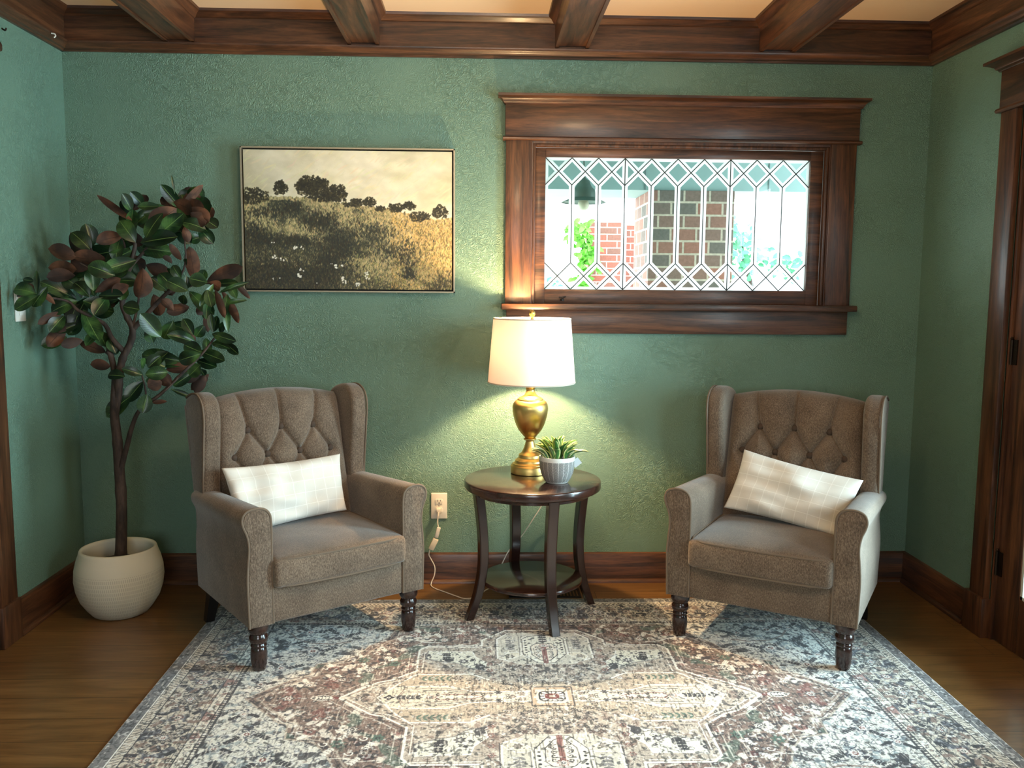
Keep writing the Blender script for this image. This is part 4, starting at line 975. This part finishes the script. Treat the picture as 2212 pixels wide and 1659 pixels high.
    paint(D < .044, (112, 112, 116)); paint((D < .044) * vine, 'dark', .7); paint((D < .044) * np.clip((n1 - .6) / .05, 0, 1), 'grey', .8); paint((D > .043) & (D < .0475), 'white'); paint(D < .004, 'white', .8)
    def border_motifs(along_x):
        ln = HU - .30 if along_x else HV - .02; i = 0; s = .0
        while s < (HU if along_x else HV - .05):
            p = (s, HV - .148) if along_x else (HU - .148, s)
            if i % 2 == 0:
                blossom(p[0], p[1], .040, 10, 'dark', 'tan', 'navy'); blossom(p[0], p[1], .020, 6, 'navy', 'white', 'red')
            else:
                blossom(p[0], p[1], .020, 8, 'red', 'white', 'dark')
            for a in range(6):
                an = a * PI / 3 + .5; sprig(p[0] + .045 * math.cos(an), p[1] + .045 * math.sin(an), .035, an + .5, 4, .005, 'dark' if a % 2 else 'brown')
                scroll(p[0] + .055 * math.cos(an + .5), p[1] + .05 * math.sin(an + .5), .014, an, 1, 'dark', .0035)
            i += 1; s += .118
    border_motifs(True); border_motifs(False)
    for s in np.arange(.02, HU, .03): blossom(s, HV - .238, .0085, 5, 'dark', 'tan', 'red')
    for s in np.arange(.02, HV, .03): blossom(HU - .238, s, .0085, 5, 'dark', 'tan', 'red')
    # mirror the quarter over both axes
    full = np.concatenate([col[:, :0:-1], col], 1); full = np.concatenate([full[:0:-1], full], 0)
    h_, w_ = full.shape[:2]; rng2 = np.random.default_rng(12)
    # worn, distressed threads: fine light and dark dashes along the warp, never mirrored
    thr = vnoise((h_, w_), 2.2, rng2, 1, (.8, 5)); big = vnoise((h_, w_), 90, rng2, 3); fl = rng2.random((h_, w_))
    wear = np.clip((thr - .66) / .12, 0, 1) * np.clip((big - .3) / .3, 0, 1)
    full = full * (1 - .62 * wear[..., None]) + np.array([236, 230, 218.]) * .62 * wear[..., None]
    drk = np.clip((.30 - thr) / .12, 0, 1); full *= (1 - .34 * drk * (.5 + big))[..., None]
    fk = np.clip((vnoise((h_, w_), 4.0, rng2, 1) - .70) / .05, 0, 1)[..., None]; full = full * (1 - .60 * fk) + 52 * .60 * fk
    fk = np.clip((vnoise((h_, w_), 3.6, rng2, 1) - .72) / .05, 0, 1)[..., None]; full = full * (1 - .55 * fk) + 232 * .55 * fk
    full *= (.90 + .16 * fl)[..., None]
    fade = vnoise((h_, w_), 160, rng2, 2)[..., None]; full = full * (.86 + .1 * fade) + 200 * (.14 - .1 * fade)
    full = 122 + (full - 122) * 1.30; gy = full.mean(-1, keepdims=True); full = gy + (full - gy) * .82
    return full
rug_m = M('woven_rug_pile', rough=.95, Sheen_Weight=.2)
at = rug_m.n('VertexColor', {'layer_name': 'drawn'}); rug_m.col(at.outputs['Color']); rug_m.bump(rug_m.noise(rug_m.co((1, .35, 1)), 420, 2), .35, .0012)
rc = draw_rug(); hh, ww = rc.shape[:2]
xs_ = RCX + (np.arange(ww) - (ww - 1) / 2) * .002; ys_ = RCY + (np.arange(hh) - (hh - 1) / 2) * .002
rug = grid_obj('rug', xs_, ys_, lambda X, Y: np.stack([X, Y, np.where((X == X.min()) | (X == X.max()) | (Y == Y.min()) | (Y == Y.max()), .0005, RUGZ)], -1), rc, rug_m.m)
finish(rug, 'faded cream and brown medallion rug with floral border under the armchairs', 'rug')

# ------------------------------------------------------------------ painting
def draw_painting():
    w, h = 596, 398; rng = np.random.default_rng(3); X, Y = np.meshgrid(np.arange(w) / w, np.arange(h) / h)   # Y down
    img = np.zeros((h, w, 3))
    n = vnoise((h, w), 60, rng, 4, (1.6, 1)); n2 = vnoise((h, w), 22, rng, 3, (1.5, 1)); n3 = vnoise((h, w), 5, rng, 2)
    sky = np.array([226, 218, 190.]) + (n[..., None] - .5) * np.array([26, 28, 44.]) + (n2[..., None] - .5) * 30
    sky = sky * (1 - .25 * np.clip(.35 - X, 0, 1)[..., None]) + 0
    img[:] = sky
    rid = np.interp(X[0], [0, .1, .2, .28, .36, .44, .52, .6, .68, .75, .82, .87, .92, 1], [.315, .33, .335, .335, .345, .37, .385, .395, .41, .435, .455, .475, .49, .47])
    rid = rid + (vnoise((1, w), 6, rng, 2)[0] - .5) * .02
    land = Y > rid[None]
    t = np.clip((Y - rid[None]) / .6, 0, 1)
    g = np.array([160, 152, 114.]); o = np.array([186, 160, 118.]); dk = np.array([58, 62, 50.]); dk2 = np.array([66, 60, 46.])
    xx = X[..., None]; base = g * (1 - xx) + o * xx
    big = vnoise((h, w), 70, rng, 4, (1.4, .8)); tex = vnoise((h, w), 7, rng, 3, (.7, 1.6))
    dm = np.clip((big + t * .42 - X * .24 - .53) / .16, 0, 1) * (t > .04)
    dm = np.maximum(dm, np.clip((t * 1.2 - X * .95 - .30) / .25, 0, .88))
    lc = base * (1 - dm[..., None]) + (dk * (1 - t[..., None]) + dk2 * t[..., None]) * dm[..., None]
    lc *= (.66 + .68 * tex)[..., None]
    img = np.where(land[..., None], lc, img)
    rnd = random.Random(2)
    def dab(x, y, r, c, a=.9, an=None, asp=2.5):
        if an is None: an = rnd.uniform(-2.2, -.9)
        x0, x1 = int(max(0, x - r * asp - 1)), int(min(w, x + r * asp + 2)); y0, y1 = int(max(0, y - r * asp - 1)), int(min(h, y + r * asp + 2))
        if x1 <= x0 or y1 <= y0: return
        yy, xx_ = np.mgrid[y0:y1, x0:x1]; u = (xx_ - x) * math.cos(an) + (yy - y) * math.sin(an); v = -(xx_ - x) * math.sin(an) + (yy - y) * math.cos(an)
        m = np.clip(1.3 - np.sqrt((u / (r * asp)) ** 2 + (v / r) ** 2), 0, 1); m = np.minimum(m * 2, 1) * a
        img[y0:y1, x0:x1] = img[y0:y1, x0:x1] * (1 - m[..., None]) + np.array(c, float) * m[..., None]
    for _ in range(260): dab(rnd.uniform(0, w), rnd.uniform(0, .42 * h), rnd.uniform(1, 3), [c + rnd.uniform(-12, 14) for c in (224, 212, 174)], .35, rnd.uniform(-1.0, -.3), 6) if True else None
    img = np.where(land[..., None], np.where(land[..., None], lc, img), img)
    # grass strokes
    for _ in range(15000):
        x = rnd.random(); ry = float(np.interp(x, X[0], rid)); y = ry + (1.02 - ry) * rnd.random() ** .9; tt = (y - ry) / (1 - ry)
        j, i = min(h - 1, int(y * h)), min(w - 1, int(x * w)); d = dm[j, i]
        if rnd.random() < d: c = rnd.choice([(50, 56, 48), (70, 66, 48), (48, 54, 54), (84, 86, 60), (112, 108, 76), (140, 132, 92)])
        else: c = rnd.choice([(192, 180, 128), (166, 156, 106), (208, 190, 134), (126, 124, 84), (214, 180, 120 if x > .5 else 130), (96, 98, 66), (72, 78, 56)])
        if x < .45 and tt > .74: c = [q * .72 for q in c]
        if x > .7: c = [min(255, c[0] * 1.06 + 4), c[1] * .99, c[2] * .86]
        dab(x * w, y * h, rnd.uniform(.7, 1.5), c, .75)
    # shrubs on the ridge
    def bush(cx, cy, rx, ry_, n_=260, cols=((44, 42, 30), (58, 54, 36), (34, 34, 28), (84, 76, 50))):
        for _ in range(n_):
            a = rnd.uniform(0, 2 * PI); r = (rnd.random() ** .6) * (1 + .10 * math.sin(3 * a + cx * 40) + .08 * math.sin(7 * a + cy * 90))
            dab((cx + rx * r * math.cos(a)) * w, (cy + ry_ * r * math.sin(a)) * h, rnd.uniform(1.2, 2.6), rnd.choice(cols[:3] if r < .8 else cols), .8, rnd.uniform(0, 3), 1.5)
    bush(.325, .255, .078, .070, 620); bush(.29, .25, .045, .045, 200); bush(.37, .235, .035, .04, 160); bush(.44, .305, .058, .060, 420); bush(.385, .33, .085, .035, 300); bush(.175, .27, .034, .048, 240); bush(.045, .33, .07, .06, 300)
    bush(.54, .37, .03, .03, 110); bush(.60, .365, .032, .034, 120); bush(.65, .41, .025, .018, 50); bush(.725, .405, .036, .034, 140); bush(.79, .39, .032, .03, 120); bush(.84, .465, .05, .035, 160); bush(.94, .43, .038, .045, 170); bush(.50, .385, .03, .015, 40)
    for (x0, y0, x1, y1, n_) in ((.02, .42, .2, .47, 200), (.2, .38, .27, .44, 120), (.3, .45, .42, .56, 420), (.0, .52, .1, .7, 380), (.08, .62, .34, .68, 380), (.38, .58, .52, .82, 700), (.36, .76, .44, .84, 200), (.68, .64, .86, .82, 380), (.76, .82, .82, .92, 200), (.52, .52, .7, .62, 200), (.02, .8, .45, .98, 900)):
        for _ in range(n_): dab(rnd.gauss((x0 + x1) / 2, (x1 - x0) * .34) * w, rnd.gauss((y0 + y1) / 2, (y1 - y0) * .34) * h, rnd.uniform(1, 2.1), rnd.choice([(42, 48, 44), (34, 40, 38), (50, 48, 34), (62, 60, 42), (54, 44, 32)]), .62)
    for _ in range(900): x = rnd.uniform(.82, 1.0); dab(x * w, rnd.uniform(.55, .92) * h, rnd.uniform(1, 2), rnd.choice([(206, 168, 108), (216, 180, 122), (176, 142, 88), (120, 104, 64), (196, 176, 112), (84, 80, 54)]), .6)
    for _ in range(700): dab(rnd.uniform(.52, 1.0) * w, rnd.uniform(.66, 1.0) * h, rnd.uniform(.9, 1.8), rnd.choice([(196, 172, 116), (150, 150, 84), (214, 190, 140), (90, 84, 52)]), .6)
    for (x, y, n_, s) in ((.135, .655, 3, 1.4), (.24, .70, 6, 2.2), (.275, .70, 4, 1.4), (.14, .765, 6, 2.0), (.175, .78, 6, 2.0), (.2, .79, 2, 1.3), (.255, .90, 8, 2.6), (.27, .86, 4, 1.8), (.14, .925, 2, 1.4), (.165, .925, 2, 1.4), (.44, .83, 6, 2.2), (.46, .82, 4, 1.8), (.47, .92, 6, 2.2), (.475, .945, 5, 2.2), (.54, .96, 6, 2.4), (.34, .95, 2, 1.2), (.41, .81, 2, 1.0), (.58, .88, 5, 2.0), (.585, .91, 4, 1.8)):
        for _ in range(n_): dab((x + rnd.uniform(-.010, .010)) * w, (y + rnd.uniform(-.012, .012)) * h, s * rnd.uniform(.7, 1.2), (244, 240, 226), .95, rnd.uniform(0, 3), 1.3)
    return img[::-1]
pg = empty('framed_painting', (1.159, 0, 1.564)); finish(pg, 'framed landscape painting of a grassy hillside with shrubs under a pale sky', 'painting')
x0, x1, z0, z1 = -.441, .441, -.296, .297
canv = M('painted_canvas', rough=.6); at = canv.n('VertexColor', {'layer_name': 'drawn'}); canv.col(at.outputs['Color']); canv.bump(canv.noise(canv.co((1, 1, 1.6)), 70, 4, .7, 1.0), .35, .002)
pi_ = draw_painting(); hh, ww = pi_.shape[:2]
cx0, cx1, cz0, cz1 = x0 + .012, x1 - .012, z0 + .012, z1 - .012
obj('canvas_stretcher', B(cx0, cx1, -.0355, -.006, cz0, cz1), plain('raw_canvas', lin(190, 180, 160), .9), pg, False)
grid_obj('canvas', np.linspace(cx0, cx1, ww), np.linspace(cz0, cz1, hh), lambda X, Y: np.stack([X, np.full_like(X, -.036), Y], -1), pi_, canv.m, pg)
frm = M('pale_grey_gold_frame', lin(168, 156, 134), .4, .3); bm = bmesh.new()
for a, b, c, d in ((x0, x0 + .0055, z0, z1), (x1 - .0055, x1, z0, z1), (x0, x1, z0, z0 + .0055), (x0, x1, z1 - .0055, z1)): box(bm, a, b, -.040, 0, c, d)
obj('frame', bm, frm.m, pg, False)
obj('shadow_gap', B(x0 + .005, x1 - .005, -.008, -.004, z0 + .005, z1 - .005), plain('black_gap', lin(24, 20, 18), .8), pg, False)

# ------------------------------------------------------------------ outlet, cord, wall switch, floor register, hook
ivory = M('ivory_plastic', lin(238, 233, 222), .35).m; slot = M('dark_slot', lin(30, 28, 26), .6).m
ou = empty('wall_outlet', (1.531, 0, .343)); finish(ou, 'ivory duplex outlet on the green wall between armchair and table', 'outlet')
obj('cover_plate', B(-.035, .035, -.006, 0, -.0575, .0575, bev=.003, seg=3), ivory, ou)
for zc in (.0195, -.0195):
    bm = bmesh.new(); P = []
    for i in range(40):
        a = 2 * PI * i / 40; P.append((.0172 * math.cos(a), max(-.0115, min(.0115, .0172 * math.sin(a))) + zc))
    prism(bm, P, 'y', -.0085, -.005, bev=.001); r_ = obj('receptacle', fixn(bm), ivory, ou)
    bm = bmesh.new(); box(bm, -.0075, -.0052, -.0088, -.0084, zc + .000, zc + .0085); box(bm, .0052, .0072, -.0088, -.0084, zc + .001, zc + .008); prism(bm, [(.0026 * math.cos(t_), zc - .006 + .0028 * math.sin(t_)) for t_ in np.linspace(0, 2 * PI, 12, endpoint=False)], 'y', -.0088, -.0084)
    obj('slots', bm, slot, r_, False)
obj('screw', lathe(bmesh.new(), [(.0028, 0), (.0022, .001)], 12), M('screw_steel', lin(190, 186, 176), .3, .9).m, ou).matrix_local = Matrix.Translation((0, -.006, 0)) @ Matrix.Rotation(math.radians(90), 4, 'X')
white = M('white_cord_plastic', lin(228, 220, 206), .4).m
cd = empty('power_cord', (1.531, 0, .323)); finish(cd, 'white lamp cord plugged into the outlet and trailing under the end table', 'cord')
o0 = Vector((1.531, 0, .323)); rel = lambda P: [Vector(p) - o0 for p in P]
bm = bmesh.new()
tube(bm, spline(rel([(1.529, -.030, .318), (1.527, -.034, .300), (1.526, -.036, .275), (1.531, -.037, .252)]), 5), .0026, 8)
tube(bm, spline(rel([(1.494, -.036, .160), (1.488, -.036, .135), (1.496, -.034, .115), (1.513, -.036, .080), (1.512, -.044, .045), (1.500, -.052, .015), (1.500, -.066, .0035), (1.520, -.100, .003), (1.560, -.139, .003), (1.610, -.190, .003), (1.650, -.222, .003), (1.700, -.200, .003), (1.730, -.130, .003), (1.765, -.075, .010), (1.800, -.045, .080), (1.836, -.034, .150), (1.888, -.032, .210), (1.940, -.035, .290), (1.982, -.045, .365), (2.000, -.070, .44), (1.990, -.092, .52), (1.965, -.108, .551), (1.930, -.150, .549), (1.916, -.176, .549)]), 5), .0024, 8)
obj('wire', bm, white, cd)
bm = B(1.520 - o0.x, 1.540 - o0.x, -.032, -.0088, .312 - o0.z, .336 - o0.z, bev=.004); lathe(bm, [(.0045, 0), (.0035, .016)], 10, (1.529 - o0.x, -.030, .306 - o0.z)); obj('plug', bm, white, cd)
def bar(p, q, hw, hd, bev=.003):
    p, q = Vector(p), Vector(q); d = q - p; bm = box(bmesh.new(), -hw, hw, -hd, hd, 0, d.length, bev=bev)
    Rm = Vector((0, 0, 1)).rotation_difference(d).to_matrix().to_4x4()
    for v_ in bm.verts: v_.co = Rm @ v_.co + p
    return bm
obj('adapter', bar(*rel([(1.532, -.037, .256), (1.520, -.037, .210)]), .0085, .007), white, cd)
obj('adapter', bar(*rel([(1.519, -.037, .205), (1.497, -.037, .158)]), .0125, .009), M('cream_plastic', lin(222, 210, 186), .45).m, cd)

sw = empty('light_switch', (0, -.435, 1.208)); finish(sw, 'white switch plate on the left wall half hidden by magnolia leaves', 'light switch')
obj('cover_plate', B(0, .006, -.036, .036, -.055, .055, bev=.003), ivory, sw); obj('rocker', B(.006, .010, -.016, .016, -.032, .032, bev=.002), ivory, sw)
vt = empty('floor_register', (1.985, -.157, 0)); finish(vt, 'black floor register set in the oak boards behind the end table', 'floor vent')
blkm = M('black_register_metal', lin(18, 16, 16), .45, .5).m
bm = bmesh.new()
for a, b, c, d in ((-.152, .152, -.052, -.042), (-.152, .152, .042, .052), (-.152, -.142, -.042, .042), (.142, .152, -.042, .042)): box(bm, a, b, c, d, 0, .004)
obj('register_frame', bm, blkm, vt, False); obj('register_grille', (lambda bm_: ([box(bm_, -.142 + i * .0142, -.1345 + i * .0142, -.042, .042, 0, .003) for i in range(20)], bm_)[1])(bmesh.new()), blkm, vt, False)
hk = tube(bmesh.new(), spline([(.046, -.180, 2.256), (.058, -.180, 2.254), (.062, -.181, 2.246), (.056, -.181, 2.240)], 5), .0026, 8)
finish(obj('picture_hook', hk, M('white_enamel', lin(240, 238, 230), .3).m), 'tiny white hook on the crown moulding of the left wall', 'hook')
hk = tube(bmesh.new(), spline([(0, -.452, 2.196), (.012, -.452, 2.190), (.016, -.452, 2.198)], 5), .003, 8)
finish(obj('wall_hook', hk, brz), 'small dark hook high on the left wall', 'hook')

# ------------------------------------------------------------------ porch and garden beyond the window
def brick_mat(name, c1, c2, mortar, bw=.205, rh=.068):
    w = M(name, rough=.85); tc = w.n('TexCoord'); g = w.n('NewGeometry'); sp_ = w.n('SeparateXYZ', Vector=tc.outputs['Object']); nr = w.n('SeparateXYZ', Vector=g.outputs['Normal'])
    useY = w.math('GREATER_THAN', w.math('ABSOLUTE', nr.outputs[0]), .5)
    u = w.math('ADD', w.math('MULTIPLY', sp_.outputs[0], w.math('SUBTRACT', 1.0, useY)), w.math('MULTIPLY', sp_.outputs[1], useY))
    vec = w.n('CombineXYZ', X=u, Y=sp_.outputs[2], Z=0.0).outputs[0]
    b = w.n('TexBrick', {'offset': .5}, Vector=vec, Scale=1.0, Mortar_Size=.006, Mortar_Smooth=.2, Bias=0.0, Brick_Width=bw, Row_Height=rh)
    b.inputs['Color1'].default_value = c1; b.inputs['Color2'].default_value = c2; b.inputs['Mortar'].default_value = mortar
    nz = w.noise(tc.outputs['Object'], 60, 3); w.col(w.mix(.35, b.outputs['Color'], w.ramp(nz, [(.3, (.3, .3, .3, 1)), (.7, (1, 1, 1, 1))]), 'MULTIPLY'))
    w.bump(w.math('SUBTRACT', w.math('MULTIPLY', nz, .4), b.outputs['Fac']), .5, .006); return w.m
brk = brick_mat('porch_brick', lin(192, 130, 112), lin(128, 124, 118), lin(226, 210, 192), .135, .067)
brk2 = brick_mat('sunlit_brick', lin(176, 92, 76), lin(132, 92, 80), lin(210, 196, 180))
finish(obj('garden_ground', B(-6, 12, .16, 16, -.7, -.6), plain('pale_concrete', lin(206, 206, 196), .9), None, False), kind='structure')
o = obj('brick_column', B(2.586, 3.032, .85, 1.30, -.6, 1.803, bev=.003), brk, None, False); finish(o, 'brick porch column seen through the middle of the leaded window', 'column')
blue = plain('pale_painted_porch_wood', lin(168, 196, 196), .6)
o = empty('porch_beam', (0, .86, 1.803)); finish(o, 'pale blue-grey porch beam across the top of the window view', 'beam')
obj('beam_board', B(-1.5, 6.0, 0, .42, 0, .36), blue, o, False)
bm = bmesh.new()
for x in (2.56, 3.21, 1.6, 4.2): box(bm, x, x + .004, -.004, 0, .0, .36)
obj('board_joint', bm, plain('joint_shadow', lin(120, 136, 138), .8), o, False)
struct('porch_ceiling', B(-1.5, 6.0, .16, 1.3, 2.30, 2.36), blue, False)
o = obj('brick_pier', B(2.79, 3.115, 5.1, 5.5, -.6, 1.955), brk2, None, False); finish(o, 'low sunlit brick pier beyond the porch, left of the column', 'pier')
o = obj('brick_wall', B(3.125, 3.6, 5.5, 5.9, -.6, 1.955), brk2, None, False); finish(o, 'red brick wall end behind the pier, just left of the column', 'wall')
pl = empty('pendant_light', (2.211, .6, 0)); finish(pl, 'grey-green barn pendant hanging on the porch, seen through the left panes', 'pendant light')
zinc = M('weathered_zinc', lin(96, 116, 108), .5, .3).m
obj('stem', tube(bmesh.new(), [(0, 0, 1.81), (0, 0, 2.31)], .004, 8), zinc, pl)
obj('shade', lathe(bmesh.new(), [(.108, 1.710), (.110, 1.712), (.085, 1.722), (.060, 1.734), (.058, 1.752), (.055, 1.772), (.040, 1.785), (.033, 1.800), (.028, 1.815), (.012, 1.826), (.008, 1.835)], 40, cap0=False), zinc, pl, angle=50)
obj('bulb', lathe(bmesh.new(), [(.008, 1.672), (.022, 1.680), (.029, 1.695), (.026, 1.712), (.014, 1.735)], 20), M('frosted_bulb', lin(214, 214, 190), .3).m, pl)
# climbing vine on the pier and the trees beyond
vlm = M('bright_green_leaf', lin(104, 176, 58), .5); vlm.b.inputs['Transmission Weight'].default_value = 0.0
def leafcloud(name, pts, size, mat, label, cat, seed=1, stem=None):
    r = random.Random(seed); bm = bmesh.new(); uvl = bm.loops.layers.uv.new('UVMap')
    for p in pts:
        d = Vector((r.uniform(-1, 1), r.uniform(-1, .3), r.uniform(-1, .4))).normalized(); q = Vector(p)
        leaf_strip(bm, uvl, q, q + d * size * r.uniform(.7, 1.2), size * .6, .1, (0, -1, .4), nseg=4)
    e = empty(name, (0, 0, 0)); finish(e, label, cat); obj('foliage', bm, mat, e, angle=180)
    if stem: obj('stem', stem, bark.m, e)
    return e
r = random.Random(3); pts = [(2.70 + r.uniform(-.06, .12) + .05 * math.sin(z * 9), 5.03 + r.uniform(-.1, .03), z) for z in [r.uniform(1.0, 1.93) for _ in range(230)]]
leafcloud('climbing_vine', pts, .10, vlm.m, 'bright green vine climbing the edge of the brick pier', 'vine', 2, tube(bmesh.new(), [(2.76, 5.06, -.6), (2.74, 5.05, .8), (2.72, 5.05, 1.9)], .012, 6))
r = random.Random(6)
def blobpts(c, n, s): return [(c[0] + r.gauss(0, s), c[1] + r.gauss(0, s), c[2] + r.gauss(0, s)) for _ in range(n)]
pale = M('sunlit_pale_leaf', lin(84, 158, 120), .5).m
tp = []
for c, n_, s in (((5.1, 8, 1.95), 60, .12), ((5.3, 8, 1.7), 45, .12), ((5.0, 8, 1.25), 60, .14), ((5.8, 8, 1.62), 40, .12), ((6.3, 8, 1.75), 40, .12), ((5.9, 8, .8), 70, .16), ((6.4, 8, 1.0), 40, .14), ((5.2, 8, .8), 40, .14)): tp += blobpts(c, n_, s)
leafcloud('garden_tree', tp, .14, pale, 'pale sunlit tree foliage seen through the right panes', 'tree', 5, tube(bmesh.new(), spline([(5.6, 8.1, -.6), (5.55, 8.1, .8), (5.3, 8.1, 1.6), (5.2, 8.1, 2.0)], 5), .03, 6))
tp = blobpts((2.7, 9, 1.35), 34, .07)
leafcloud('garden_shrub', tp, .10, pale, 'pale shrub sprigs seen through the leftmost pane', 'shrub', 7, tube(bmesh.new(), spline([(2.72, 9.02, -.6), (2.7, 9.02, .6), (2.7, 9.0, 1.35)], 5), .02, 6))
